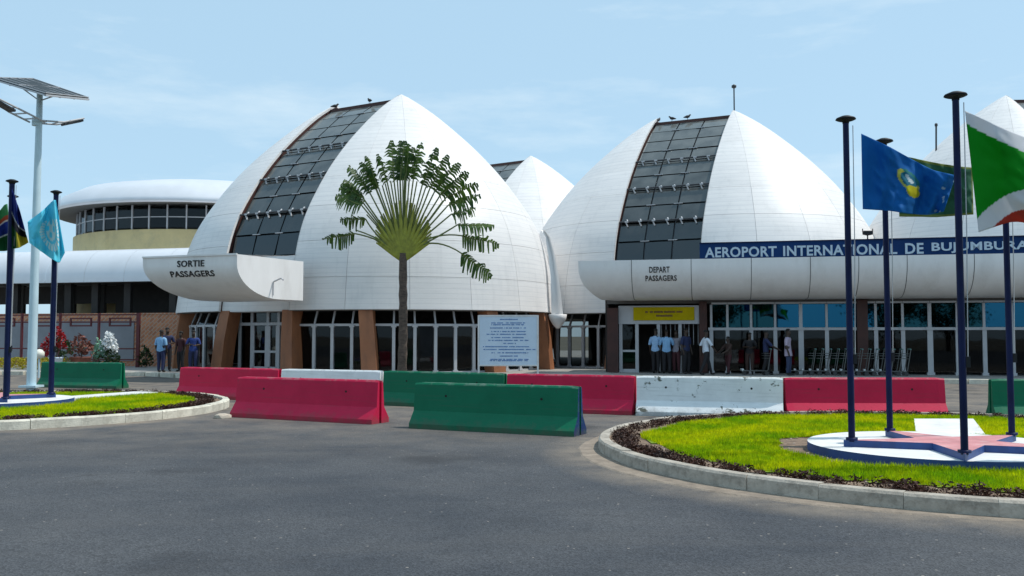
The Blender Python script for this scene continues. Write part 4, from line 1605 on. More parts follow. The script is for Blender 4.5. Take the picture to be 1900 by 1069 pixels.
def domed_hall(label, loc, rot_deg, right_pillars=(0, 28, 70, 101), left_pillars=(0, 35, 70, 105), full=True, doors=True):
    t = thing('domed_hall', label, 'building', loc, -R(rot_deg), 'white domed terminal halls')
    for sd in (1, -1):
        sh = inst('shell', SHELLS[sd], t)
        for me in PANELS[sd]:
            inst('cladding_panel', me, sh)
        inst('reveal', REVEALS[sd], t)
    sk = inst('skylight', SKY['back'], t)
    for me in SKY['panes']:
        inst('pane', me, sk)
    for me in SKY['carriers']:
        inst('carrier', me, sk)
    for me in SKY['bars']:
        inst('truss_bar', me, sk)
    for me in SKY['spiders']:
        inst('spider_clamp', me, sk)
    inst('roof_saddle', SKY['saddle'], t)
    inst('apron', SKY['apron'], t)
    if not full:
        return t
    for sd, pil in ((1, right_pillars), (-1, left_pillars)):
        for p in pil:
            o = inst('pillar', PILLAR_R if sd > 0 else PILLAR_L, t, (0 if sd > 0 else -W_STRIP, 0, 0), (0, 0, R(p) * sd))
        # bays of glass between pillars
        for a, b in zip(pil[:-1], pil[1:]):
            n = max(1, round((b - a) / BAY))
            step = (b - a) / n
            for i in range(n):
                ph = a + step * (i + 0.5)
                xf = dict(parent=t, loc=(0 if sd > 0 else -W_STRIP, 0, 0), rot=(0, 0, R(ph) * sd))
                inst('pane', PANE_LO, **xf)
                inst('pane', PANE_HI, **xf)
                inst('transom', TRANS, **xf)
                inst('sill', SILL, **xf)
                if i:
                    xf['rot'] = (0, 0, R(a + step * i) * sd)
                    inst('mullion', MULL, **xf)
    # soffit and the dark core behind the glass
    mb = MB()
    for sd in (1, -1):
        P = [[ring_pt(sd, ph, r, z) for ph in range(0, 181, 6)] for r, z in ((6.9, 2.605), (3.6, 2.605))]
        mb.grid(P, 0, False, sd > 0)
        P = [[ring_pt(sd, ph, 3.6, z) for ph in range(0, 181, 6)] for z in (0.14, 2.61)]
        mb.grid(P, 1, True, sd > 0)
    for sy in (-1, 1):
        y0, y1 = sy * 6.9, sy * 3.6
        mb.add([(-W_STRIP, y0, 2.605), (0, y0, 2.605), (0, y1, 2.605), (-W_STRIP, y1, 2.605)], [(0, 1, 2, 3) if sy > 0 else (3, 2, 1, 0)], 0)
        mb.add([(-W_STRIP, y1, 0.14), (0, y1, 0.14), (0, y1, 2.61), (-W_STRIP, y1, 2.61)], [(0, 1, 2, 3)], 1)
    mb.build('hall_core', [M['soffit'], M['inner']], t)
    if doors:
        # glazed entrance under the skylight strip
        fx = -RG + 0.35
        xs = [-W_STRIP + 0.35, -W_STRIP + 1.05, -W_STRIP + 1.95, -W_STRIP + 2.55, -0.35]
        for i, x in enumerate(xs):
            mb = MB().box((x, fx, 1.35), (0.13, 0.12, 2.42))
            mb.build('mullion', M['alu'], t)
        MB().box((-W_STRIP / 2, fx - 0.01, 2.08), (W_STRIP - 0.6, 0.16, 0.12)).build('transom', M['alu'], t)
        for i in range(4):
            x0, x1 = xs[i] + 0.07, xs[i + 1] - 0.07
            for z0, z1 in ((0.2, 2.0), (2.16, 2.56)):
                if i == 3 and z0 < 1:
                    continue              # the open leaf
                MB().box(((x0 + x1) / 2, fx, (z0 + z1) / 2), (x1 - x0, 0.014, z1 - z0)).build('pane', M['glass'], t)
        for i in (1, 2):
            x0, x1 = xs[i] + 0.07, xs[i + 1] - 0.07
            mb = MB().box(((x0 + x1) / 2, fx - 0.03, 0.95), (x1 - x0, 0.07, 0.09)).box(((x0 + x1) / 2, fx - 0.03, 0.26), (x1 - x0, 0.06, 0.16))
            mb.bar((x1 - 0.03, fx - 0.03, 0.2), (x1 - 0.03, fx - 0.03, 2.0), 0.08, 0.06).bar((x0 + 0.03, fx - 0.03, 0.2), (x0 + 0.03, fx - 0.03, 2.0), 0.08, 0.06)
            mb.build('door_rail', M['alu'], t)
    return t


A1 = [Vector((-5.14, 42.0, 0)), Vector((11.0, 45.0, 0)), Vector((1.17, 56.5, 0)), Vector((26.9, 41.9, 0))]
hall1 = domed_hall('white domed hall with curved skylight behind the fan palm', A1[0], 30)
hall2 = domed_hall('white domed hall above the departures canopy with a rod at its peak', A1[1], 26)
hall3 = domed_hall('white domed hall peeping out farther back between two other domes', A1[2], 34, full=False)
hall4 = domed_hall('white domed hall at the picture edge behind the flags', A1[3], 4, full=False)

# lightning rods
q = at(1366, 158, 45.0)
loc = hall2.matrix_basis.inverted() @ Vector((q.x, q.y, 0))
MB().tube([(0.02, 0.1, 12.5), (0.02, 0.1, q.z - 0.1)], 0.035, 6).lathe([(0, -.12), (.12, -.05), (.12, .05), (0, .12)], (0.02, 0.1, q.z - 0.05), 8).build('lightning_rod', M['darkframe'], hall2)
q = at(1737, 232, 41.9)
q0 = at(1737, 300, 41.9)
inv = Matrix.Rotation(R(4), 4, 'Z') @ Matrix.Translation(-A1[3])
MB().tube([inv @ q0, inv @ q], 0.04, 6).lathe([(0, -.1), (.07, -.05), (.07, .05), (0, .1)], inv @ q, 8).build('lightning_rod', M['darkframe'], hall4)

# valley gutter and its spout between the first two domes
P = []
cl = [(1007, 427, 41.0), (1016, 440, 40.6), (1024, 475, 40.2), (1029, 515, 39.8), (1032, 550, 39.6), (1034, 585, 39.5)]
L_, R_, B_ = [], [], []
for i, (x, y, d) in enumerate(cl):
    w = 3 + i * 1.6
    L_.append(at(x - w, y, d))
    R_.append(at(x + w, y, d - 0.15))
    B_.append(at(x + 1, y, d + 0.25))
mb = MB().grid([L_, B_, R_], 0, True)
gut = mb.build('rain_gutter', [M['canopy']])
gut.parent = hall1
gut.matrix_parent_inverse = hall1.matrix_basis.inverted()
sp0 = at(1035, 584, 39.3)
mb = MB()
prof_sp = [(0.36, 0.02), (0.33, -0.18), (0.2, -0.4), (0.06, -0.56), (0.0, -0.57)]
mb.lathe(prof_sp, sp0, 14)
so = mb.build('spout', M['canopy'], gut)
sm = so.modifiers.new('thickness', 'SOLIDIFY')
sm.thickness = 0.03


# ================================================================== curved canopies
def canopy_section(o_front, z_top, z_bot, n=12):
    """(o, z) outline from the front lip down and under to the wall"""
    pts = [(o_front, z_top), (o_front, z_top - 0.22)]
    h = z_top - 0.22 - z_bot
    dpt = o_front * 0.62
    for k in range(1, n + 1):
        a = (PI / 2) * k / n
        pts.append((o_front - dpt * (1 - math.cos(a)) ** 1.0, z_top - 0.22 - h * math.sin(a)))
    pts.append((0.0, z_bot))
    return pts


wing = thing('departures_wing', 'long glazed departures front under a curved white canopy', 'building', FO, -FANG)


def wl_(u, o, z):           # local frame of the wing: x = u, -y = out
    return Vector((u, -o, z - 0.15))


sec = canopy_section(2.2, 4.42, 2.98)
cz0 = facade_u(1085) - 0.62
seams_px = [1172, 1283, 1395, 1505, 1595, 1685, 1810]


def front_u(px, o):
    """u of a picture column on the line that lies o in front of the facade"""
    d = ray(px, 560)
    k = FO.x * FN.x + FO.y * FN.y + o
    t = k / (d.x * FN.x + d.y * FN.y)
    p = Vector((d.x * t, d.y * t, 0)) - Vector((FO.x, FO.y, 0))
    return p.dot(FU)


us = [front_u(1070, 2.2)] + [front_u(p, 2.2) for p in seams_px]
us += [us[-1] + 2.5 * k for k in range(1, 5)]
can = MB()
lin = [(o - 0.03 if o > 0.05 else 0.0, z + (0.03 if z < 4.3 else -0.02)) for o, z in sec]
can.grid([[wl_(u, o, z) for o, z in lin] for u in (us[0] + 1.3, us[-1])], 0, False)
can.add([wl_(us[0] + 0.3, 2.17, 4.38), wl_(us[-1], 2.17, 4.38), wl_(us[-1], -1.2, 4.46), wl_(us[0] + 0.3, -1.2, 4.46)], [(0, 1, 2, 3)])
can = can.build('canopy', M['seam'], wing)
for i in range(len(us) - 1):
    mb = MB()
    P = []
    for a in np.linspace(0, 1, 5):
        row = []
        for k, (o, z) in enumerate(sec):
            u0, u1 = us[i] + 0.012, us[i + 1] - 0.012
            if i == 0:     # the free end is rounded under
                f = 1 - (z - 2.98) / (4.42 - 2.98)
                u0 += 0.05 + 0.75 * f ** 3 + (0.5 * (1 - o / 2.2) if o < 1 else 0)
            row.append(wl_(u0 + (u1 - u0) * a, o, z))
        P.append(row)
    mb.grid(P, 0, True)
    # upper lip returning to the roof
    mb.grid([[P[0][0], P[-1][0]], [P[0][0] + Vector((0, 0.14, 0)), P[-1][0] + Vector((0, 0.14, 0))]], 0, False)
    if i == 0:
        e = P[0]
        mb.add(e + [wl_(us[0] + 0.2, 0, 4.42)], [tuple(range(len(e) + 1))], 0)
    mb.build('canopy_panel', M['canopy'], can)

# lettering DEPART PASSAGERS on the second panel
def wing_text(body, px0, px1, z, h, o, parent, mt, bold, depth=0.03):
    u0, u1 = front_u(px0, o), front_u(px1, o)
    ob, ot = [float(np.interp(q, [z_ for o_, z_ in sec][::-1], [o_ for o_, z_ in sec][::-1])) for q in (z, z + h)]
    M4 = Matrix.Translation(wl_(u0, ob - 0.004, z)) @ Matrix.Rotation(math.atan2(ot - ob, h), 4, 'X')
    add_letters(body, u1 - u0, h, depth, M4, mt, parent, bold)


wing_text('DEPART', 1205, 1243, 3.94, 0.22, 2.195, can, M['letterK'], 0.015, 0.025)
wing_text('PASSAGERS', 1198, 1256, 3.64, 0.22, 2.10, can, M['letterK'], 0.015, 0.025)

# glazed front
mull_px = [1320, 1350, 1394, 1438.5, 1486, 1534, 1579, 1625, 1675, 1725, 1776, 1826, 1878, 1930, 1982, 2034]
mu = [facade_u(p) for p in mull_px]
ZT, ZTOP = 1.86, 2.80
for i, u in enumerate(mu):
    wd = 0.16 if i in (4, 9) else 0.11
    mb = MB().box(wl_(u, 0.02, (0.15 + ZT) / 2), (wd + 0.03, 0.14, ZT - 0.15)).box(wl_(u, 0.0, (ZT + ZTOP) / 2), (wd * 0.8, 0.10, ZTOP - ZT))
    mb.box(wl_(u, 0.03, ZT), (wd + 0.12, 0.18, 0.11))
    mb.box(wl_(u, 0.03, 0.2), (wd + 0.10, 0.18, 0.1))
    mb.build('mullion', M['alu'], wing)
pane_tints = {3: 'skytint', 4: 'skytint', 5: 'skytint', 11: 'skytint', 12: 'skytint', 1: 'treetint', 2: 'treetint', 0: 'treetint', 7: 'treetint', 8: 'treetint', 9: 'treetint', 10: 'treetint'}
for i in range(len(mu) - 1):
    u0, u1 = mu[i] + 0.055, mu[i + 1] - 0.055
    MB().box(wl_((mu[i] + mu[i + 1]) / 2, 0.02, ZT), (mu[i + 1] - mu[i] - 0.22, 0.13, 0.10)).build('transom', M['alu'], wing)
    MB().box(wl_((mu[i] + mu[i + 1]) / 2, 0.02, ZTOP + 0.05), (mu[i + 1] - mu[i] - 0.02, 0.13, 0.07)).build('transom', M['alu'], wing)
    if i == 6:              # dark pillar bay
        MB().box(wl_((u0 + u1) / 2 - 0.05, 0.06, 1.55), (0.38, 0.3, 2.8)).build('pillar', M['brownred'], wing)
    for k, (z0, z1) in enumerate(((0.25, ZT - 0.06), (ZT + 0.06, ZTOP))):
        mt = M['glass'] if k == 0 else M[pane_tints.get(i, 'skytint')]
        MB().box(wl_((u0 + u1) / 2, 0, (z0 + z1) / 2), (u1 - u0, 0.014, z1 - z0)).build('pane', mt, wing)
# hall behind: floor, back wall, ceiling, fascia above the glass
uL, uR = -0.4, mu[-1] + 0.3
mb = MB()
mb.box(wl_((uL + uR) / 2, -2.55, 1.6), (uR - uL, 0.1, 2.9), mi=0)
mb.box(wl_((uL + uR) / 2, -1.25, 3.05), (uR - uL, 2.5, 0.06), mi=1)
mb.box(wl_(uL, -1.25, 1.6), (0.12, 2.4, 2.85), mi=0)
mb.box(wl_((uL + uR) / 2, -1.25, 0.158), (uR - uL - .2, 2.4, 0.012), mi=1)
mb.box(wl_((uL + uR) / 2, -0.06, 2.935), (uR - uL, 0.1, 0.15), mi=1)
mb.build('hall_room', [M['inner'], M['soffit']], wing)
# roof slab behind the canopy
MB().box(wl_((facade_u(1300) + uR) / 2 + 1, -1.9, 4.52), (uR - facade_u(1300) + 2, 1.6, 0.12)).build('roof_slab', M['canopy'], wing)
# check-in desks in the hall
for k in range(5):
    u = 5.2 + k * 2.3
    MB().box(wl_(u, -1.9, 0.66), (1.3, 0.5, 0.98)).box(wl_(u, -1.9, 1.17), (1.4, 0.6, 0.05)).build('desk', M['darkwall'], wing)

# departures entrance: doors, fascia
de = [facade_u(p) for p in (1146, 1152, 1182, 1222, 1262, 1300)]
MB().box(wl_(facade_u(1138), 0.0, 1.42), (0.42, 0.55, 2.55)).build('pillar', M['brownred'], wing)
for i, u in enumerate(de[1:5]):
    MB().box(wl_(u, 0.0, 1.13), (0.13, 0.13, 1.96)).build('mullion', M['alu'], wing)
MB().box(wl_((de[0] + de[-1]) / 2, 0.04, 2.42), (de[-1] - de[0] - 0.1, 0.12, 0.72)).build('fascia', M['alu'], wing)
MB().box(wl_((de[1] + de[2]) / 2, 0.02, 1.0), (de[2] - de[1] - 0.14, 0.07, 0.08)).box(wl_((de[1] + de[2]) / 2, 0.02, 0.22), (de[2] - de[1] - 0.14, 0.07, 0.14)).build('door_rail', M['alu'], wing)
MB().box(wl_((de[1] + de[2]) / 2, 0.0, 1.13), (de[2] - de[1] - 0.14, 0.014, 1.85)).build('pane', M['glass'], wing)
for k in range(9):   # roller grille behind the opening
    u = de[3] + 0.1 + (de[-1] - de[3] - 0.2) * k / 8
    MB().bar(wl_(u, -0.25, 1.25), wl_(u, -0.25, 2.1), 0.025).build('grille_bar', M['alu'], wing)
MB().box(wl_(de[-1] + 0.1, 0.02, 1.55), (0.3, 0.3, 2.75)).build('pillar', M['brownred'], wing)

# yellow banner over the doors
bu0, bu1 = facade_u(1176), facade_u(1289)
ban = thing('banner', 'yellow banner with two brown lines over the departures doors', 'sign', fpt((bu0 + bu1) / 2, 0.13, 2.46), -FANG)
MB().box((0, 0, 0), (bu1 - bu0, 0.03, 0.52), bev=0.005).build('banner_sheet', M['yellow'], ban)
mb = MB()
for (x0, x1, z) in ((-0.72, 0.72, 0.07), (-0.3, 0.38, -0.08)):
    x = x0
    while x < x1:
        w = random.uniform(0.03, 0.06)
        if random.random() > 0.12:
            mb.box((x + w / 2, -0.019, z + random.uniform(-.004, .004)), (w * 0.8, 0.006, 0.075))
        x += w
mb.build('printing', M['inkbrown'], ban)

# blue name board above the canopy
s0 = at(1302, 467, 36.3)
s1x = facade_u(1300)
sgn = thing('name_sign', 'long navy blue airport name board with white capitals above the canopy', 'sign', fpt(s1x, 0.15, 4.48), -FANG - R(0.6))
SL = 15.0
MB().box((SL / 2, 0, 0.35), (SL, 0.12, 0.70)).build('board', M['signblue'], sgn)
MB().box((SL / 2, -0.02, 0.715), (SL, 0.18, 0.03)).build('top_rail', M['navy'], sgn)


def board_x(px):
    d = ray(px, 470)
    base = Vector((sgn.location.x, sgn.location.y, 0))
    a = -FANG - R(0.6)
    uu, nn = Vector((math.cos(a), math.sin(a), 0)), Vector((math.sin(a), -math.cos(a), 0))
    t = base.dot(nn) / (d.x * nn.x + d.y * nn.y)
    return (Vector((d.x * t, d.y * t, 0)) - base).dot(uu)


for word, a, b_ in (('AEROPORT', 1308, 1441), ('INTERNATIONAL', 1453, 1664), ('DE', 1679, 1713), ('BUJUMBURA', 1728, 1908)):
    x0, x1 = board_x(a), board_x(b_)
    add_letters(word, x1 - x0, 0.40, 0.03, Matrix.Translation((x0, -0.06, 0.14)), M['letterW'], sgn, 0.025)

# SORTIE PASSAGERS canopy: a scoop hung on the first hall
cL, cC, cB = at(265, 476, 33.0), at(440, 472, 31.6), at(563, 487, 34.8)
ZT1 = 4.42
cL.z = cC.z = cB.z = ZT1
cD = Vector((cL.x + (cB.x - cC.x) * 1.1, cL.y + (cB.y - cC.y) * 1.1, ZT1))
scoop = MB()
secs = canopy_section(1.0, 1.0, 0.0)       # o: 1 at the lip, 0 at the wall; z 0..1
ZB1 = 2.93


def scoop_pt(e, o, z, end):
    """e: 0 left .. 1 right along the lip; o: 1 lip .. 0 wall"""
    f = cL.lerp(cC, e)
    w = cD.lerp(cB, e)
    p = w.lerp(f, o)
    q_ = 1 - z
    if end:
        p = p + (cC - cL).normalized() * (0.5 * q_ ** 2.2)
    return Vector((p.x, p.y, ZB1 + (ZT1 - ZB1) * z))


zz = [(o, z) for o, z in secs]
P = []
for e in np.linspace(0, 1, 7):
    P.append([scoop_pt(e, o, z, e == 0.0) for o, z in zz])
org = hall1.matrix_basis
invh = (Matrix.Translation(A1[0]) @ Matrix.Rotation(-R(30), 4, 'Z')).inverted()
PL = [[invh @ p for p in row] for row in P]
scoop.grid(PL, 0, True)
for e, fl in ((0, True), (6, False)):
    row = PL[e]
    top = [invh @ scoop_pt(e / 6, o, 1.0, False) for o in (0.0,)]
    ring_ = row + top
    scoop.add(ring_, [tuple(range(len(ring_))) if fl else tuple(reversed(range(len(ring_))))], 0)
tz = Vector((0, 0, 0.0))
roof = [invh @ Vector((p.x, p.y, ZT1 + dz)) for p, dz in ((cL.lerp(cD, .04), -0.01), (cC.lerp(cB, .04), -0.01), (cB, 0.22), (cD, 0.3))]
scoop.add(roof, [(0, 1, 2, 3)], 0)
scp = scoop.build('canopy', M['canopy'], hall1)
# a thin drip edge along the lip and a bent lamp bracket on its cheek
MB().bar(invh @ (cL + Vector((0, -0.02, 0.0))), invh @ (cC + Vector((0, -0.02, 0.0))), 0.05, 0.06).build('lip', M['canopy'], scp)
pA, pB = cC.lerp(cB, 0.52), cC.lerp(cB, 0.42)
side_n = Vector((cB.y - cC.y, -(cB.x - cC.x), 0)).normalized()
bx0 = pA + side_n * 0.03 + Vector((0, 0, -0.86))
MB().tube([invh @ (bx0), invh @ (bx0 + side_n * 0.35 + Vector((0, 0, 0.12))), invh @ (bx0 + side_n * 0.45 + Vector((0, 0, 0.05)))], 0.03, 6).tube([invh @ bx0, invh @ (bx0 + Vector((0, 0, -0.5)))], 0.018, 5).build('lamp_bracket', M['alu'], scp)
# letters follow the front of the scoop
fdir = (cC - cL).normalized()
fn = Vector((fdir.y, -fdir.x, 0))


def scoop_text(body, x0, x1, zlo, h):
    # where the picture columns meet the lip plane
    def e_of(px):
        d = ray(px, 500)
        t = cL.dot(fn) / (d.x * fn.x + d.y * fn.y)
        return (Vector((d.x * t, d.y * t, 0)) - Vector((cL.x, cL.y, 0))).dot(fdir)
    a, b_ = e_of(x0), e_of(x1)
    rx = Matrix((fdir, -fn, Vector((0, 0, 1)))).transposed().to_4x4()
    # the letters lie on the curve: find how far it is set back at their foot and at their top
    def back_at(zv):
        zn = (zv - ZB1) / (ZT1 - ZB1)
        o_ = np.interp(zn, [z for o, z in zz][::-1], [o for o, z in zz][::-1])
        e = (a + b_) / 2 / (cC - cL).length
        p = scoop_pt(e, o_, zn, False)
        return -(p - cL).dot(fn)
    k0, k1 = back_at(zlo), back_at(zlo + h)
    base = Vector((cL.x, cL.y, zlo)) + fdir * a - fn * (k0 - 0.004)
    M4 = invh @ Matrix.Translation(base) @ rx @ Matrix.Rotation(math.atan2(k0 - k1, h), 4, 'X')
    add_letters(body, b_ - a, h, 0.025, M4, M['letterK'], scp, 0.015)


scoop_text('SORTIE', 329, 379, 4.03, 0.23)
scoop_text('PASSAGERS', 314, 395, 3.69, 0.23)

# ================================================================== left: low wing, round tower, brick wall, fence
lw = thing('arrivals_wing', 'low wing with a rounded silver white roof edge at the far side of the lamp', 'building', (0, 0, 0))
wa, wb = at(-160, 525, 48.5), at(480, 520, 43.6)
wa.z = wb.z = 0
wd = (wb - wa).normalized()
wnrm = Vector((wd.y, -wd.x, 0))
Z0w, Z1w = 4.22, 5.95
mb = MB()
pts = [(0.9, Z0w)]
for k in range(0, 13):
    a = PI * 0.5 * k / 12
    pts.append((0.9 + 1.05 * 0.0 + (0.0) - 1.6 * (1 - math.cos(a)) + 0.0, Z0w + 0.10 + (Z1w - Z0w - 0.10) * math.sin(a)))
pts.append((-8.0, Z1w + 0.25))
under = [(0.9, Z0w), (0.55, Z0w - 0.02), (0.4, Z0w + 0.12), (-8.0, Z0w + 0.12)]
nseg = 9
seg_len = (wb - wa).length / nseg
roofp = None
for i in range(nseg):
    mbi = MB()
    Pp = []
    for k in range(2):
        base = wa + wd * (seg_len * (i + k) + (0.004 if k == 0 else -0.004))
        Pp.append([Vector((base.x + wnrm.x * o, base.y + wnrm.y * o, z)) for o, z in pts])
    mbi.grid(Pp, 0, True)
    if i == 0:
        mu_ = MB()
        U = [[Vector((b0.x + wnrm.x * o, b0.y + wnrm.y * o, z)) for o, z in under] for b0 in (wa, wb)]
        mu_.grid(U, 0, False, True)
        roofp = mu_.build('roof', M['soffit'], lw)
    mbi.build('roof_panel', M['metalroof'], roofp)


def wpt(t, o, z):
    b0 = wa + wd * t
    return Vector((b0.x + wnrm.x * o, b0.y + wnrm.y * o, z))


WLn = (wb - wa).length


def w_t(px, o):
    d = ray(px, 560)
    k = wa.dot(wnrm) + o
    t = k / (d.x * wnrm.x + d.y * wnrm.y)
    return (Vector((d.x * t, d.y * t, 0)) - wa).dot(wd)


for px in (-40, 30, 128, 178, 238, 322):
    t = w_t(px, 0.0)
    MB().bar(wpt(t, 0, 0.14), wpt(t, 0, 4.3), 0.32, 0.32).build('column', M['darkwall'], lw)
# back wall in pieces with gaps that let the bright sky through
gaps = [(50, 132), (141, 186), (196, 216)]
edges_px = [-200, 50, 62, 70, 141, 186, 196, 216, 480]
for a, b_ in ((-200, -5), (24, 46), (96, 140), (187, 196), (217, 480)):
    t0, t1 = w_t(a, -3.0), w_t(b_, -3.0)
    MB().bar(wpt(t0, -3, 3.5), wpt(t1, -3, 3.5), 0.2, 1.9).build('back_wall', M['darkwall'], lw)
t0, t1 = w_t(-200, -3.0), w_t(480, -3.0)
MB().bar(wpt(t0, -3.02, 3.8), wpt(t1, -3.02, 3.8), 0.16, 0.95).bar(wpt(t0, -3.02, 1.5), wpt(t1, -3.02, 1.5), 0.16, 2.6).build('back_wall', M['darkwall'], lw)

# brick screen wall
bw0, bw1 = at(-60, 640, 46.3), at(352, 640, 43.2)
bw0.z = bw1.z = 0
bd = (bw1 - bw0).normalized()
bwt = thing('brick_wall', 'red brown brick wall with slanted courses beside the waiting people', 'wall', bw0, math.atan2(bd.y, bd.x))
BL = (bw1 - bw0).length
MB().box((BL / 2, 0, 1.38), (BL, 0.25, 2.48)).build('brickwork', M['brick'], bwt)
MB().box((BL / 2, 0, 2.65), (BL, 0.31, 0.07)).build('coping', M['brick'], bwt)
MB().box((BL * 0.40, -0.16, 1.35), (BL * 0.74, 0.05, 1.9)).build('grey_panel', M['greywall'], bwt)

# dark red lattice fence in front of it
fn0, fn1 = at(-30, 640, 43.6), at(256, 640, 42.2)
fn0.z = fn1.z = 0.15
fd = (fn1 - fn0).normalized()
fl = thing('lattice_fence', 'dark red metal fence with long rectangular loops in its rails', 'fence', fn0, math.atan2(fd.y, fd.x))
FL = (fn1 - fn0).length
n_post = 5
for i in range(n_post):
    x = FL * i / (n_post - 1)
    MB().box((x, 0, 1.25), (0.09 if i < n_post - 1 else 0.16, 0.09, 2.5)).build('post', M['redmetal'], fl)
for z in (2.42, 2.08, 0.35, 0.85):
    for i in range(n_post - 1):
        x0, x1 = FL * i / (n_post - 1) + 0.05, FL * (i + 1) / (n_post - 1) - 0.05
        if z > 2 and i == n_post - 1:
            x1 -= 0.04
        MB().box(((x0 + x1) / 2, 0, z), (x1 - x0, 0.05, 0.06)).build('rail', M['redmetal'], fl)
for i in range(n_post - 1):
    xc = FL * (i + 0.55) / (n_post - 1)
    mb = MB()
    w, h = 1.05, 0.34
    mb.box((xc, -0.04, 2.08 + h / 2), (w, 0.06, 0.07)).box((xc, -0.04, 2.08 - h / 2), (w, 0.06, 0.07))
    mb.box((xc - w / 2, -0.04, 2.08), (0.07, 0.06, h + 0.07)).box((xc + w / 2, -0.04, 2.08), (0.07, 0.06, h + 0.07))
    mb.build('loop', M['redmetal'], fl)

# round tower with overhanging disc roof
TC = at(395, 560, 60.0)
tw = thing('round_tower', 'round cream building with ribbon windows under a white disc roof', 'building', (TC.x, TC.y, 0))
RT = 9.6
prof_t = [(0.0, 10.95), (4.0, 10.92), (6.4, 10.82), (8.0, 10.5), (9.05, 9.95), (RT - 0.06, 9.35), (RT + 0.05, 9.08), (RT - 0.1, 9.02)]
MB().lathe(prof_t, (0, 0, 0), 72).lathe([(RT - 0.1, 9.02), (RT - 0.6, 9.04), (7.9, 9.12)], (0, 0, 0), 72, 1).build('roof', [M['metalroof'], M['soffit']], tw)  # underside coloured darker to paint in the shade below the rim
MB().lathe([(8.36, 0.1), (8.36, 7.62), (8.2, 7.66), (8.0, 7.66)], (0, 0, 0), 72).build('wall', M['cream'], tw)
MB().lathe([(7.6, 7.6), (7.6, 9.1)], (0, 0, 0), 48).build('window_backing', M['darkwall'], tw)
npan = 48
ang = 2 * PI / npan
pw = 2 * 8.15 * math.sin(ang / 2)
pane_t = [MB().box((0, -8.12, z), (pw - 0.09, 0.02, 0.58)).mesh('pane', M['glass']) for z in (8.04, 8.68)]
mul_t = MB().box((0, -8.17, 8.35), (0.075, 0.09, 1.42)).mesh('mullion', M['alu'])
tr_t = MB().box((0, -8.13, 8.36), (pw - 0.08, 0.07, 0.05)).mesh('transom', M['alu'])
for k in range(npan):
    a = ang * k
    dirv = Vector((math.sin(a), -math.cos(a)))
    if dirv.y > 0.35:
        continue
    for me in pane_t:
        inst('pane', me, tw, (0, 0, 0), (0, 0, a + ang / 2))
    inst('mullion', mul_t, tw, (0, 0, 0), (0, 0, a))
    inst('transom', tr_t, tw, (0, 0, 0), (0, 0, a + ang / 2))
stair = at(211, 440, 53.3)
MB().lathe([(0.85, 4.0), (0.85, 7.6), (0.0, 7.62)], (stair.x - TC.x, stair.y - TC.y, 0), 20).build('stair_bay', M['cream'], tw)


# ================================================================== barriers
def barrier(label, pL, pR, mt, end_mt=None, chip=None):
    """pL, pR: ground points of the front foot; the block lies behind that line"""
    d = (pR - pL)
    Ln = d.length
    d.normalize()
    nb = Vector((-d.y, d.x, 0))
    if nb.y < 0:
        nb = -nb
    t = thing('barrier', label, 'barrier', (pL + pR) / 2 + nb * 0.28, math.atan2(d.y, d.x), 'painted concrete road barriers')
    half = [(0.28, 0.0), (0.28, 0.085), (0.125, 0.30), (0.085, 0.755), (0.062, 0.785)]
    full_ = [(-o, z) for o, z in half] + [(o, z) for o, z in reversed(half)]
    mb = MB()
    x0, x1 = -Ln / 2 + 0.14, Ln / 2 - 0.14
    n = len(full_)
    va = [(x0, o, z) for o, z in full_] + [(x1, o, z) for o, z in full_]
    mb.add(va, [(i, n + i, n + i + 1, i + 1) for i in range(n - 1)])
    # slotted ends: two cheeks either side of the groove
    for sx, xe, xi in ((-1, -Ln / 2, x0), (1, Ln / 2, x1)):
        mb.add([(xi, o, z) for o, z in full_], [tuple(range(n)) if sx < 0 else tuple(reversed(range(n)))], 1)
        for sy in (-1, 1):
            ck = [(0.28, 0.0), (0.28, 0.085), (0.125, 0.30), (0.085, 0.755), (0.062, 0.785), (0.035, 0.785), (0.035, 0.0)]
            k = len(ck)
            v = [(xi, sy * o, z) for o, z in ck] + [(xe - sx * 0.012, sy * (o - (0.008 if o > .05 else 0)), z - (0.01 if z > .7 else 0)) for o, z in ck]
            mb.add(v, [(i, (i + 1) % k, k + (i + 1) % k, k + i) for i in range(k - 1)] + [(k - 1, 0, k, 2 * k - 1)], 0)
            mb.add(v[k:], [tuple(range(k))], 1)
    body = mb.build('block', [mt, end_mt or mt], t)
    bm = bmesh.new()
    bm.from_mesh(body.data)
    bmesh.ops.recalc_face_normals(bm, faces=bm.faces)
    bm.to_mesh(body.data)
    bm.free()
    for fx in (-0.29, 0.29):
        for sy in (-1, 1):
            z = 0.565
            o = 0.125 - (z - 0.30) / 0.455 * 0.04
            MB().tube([(0, sy * (o - 0.02), 0), (0, sy * (o + 0.003), 0)], 0.022, 10).build('lifting_hole', M['hole'], t, (fx * Ln, 0, z))
    return t


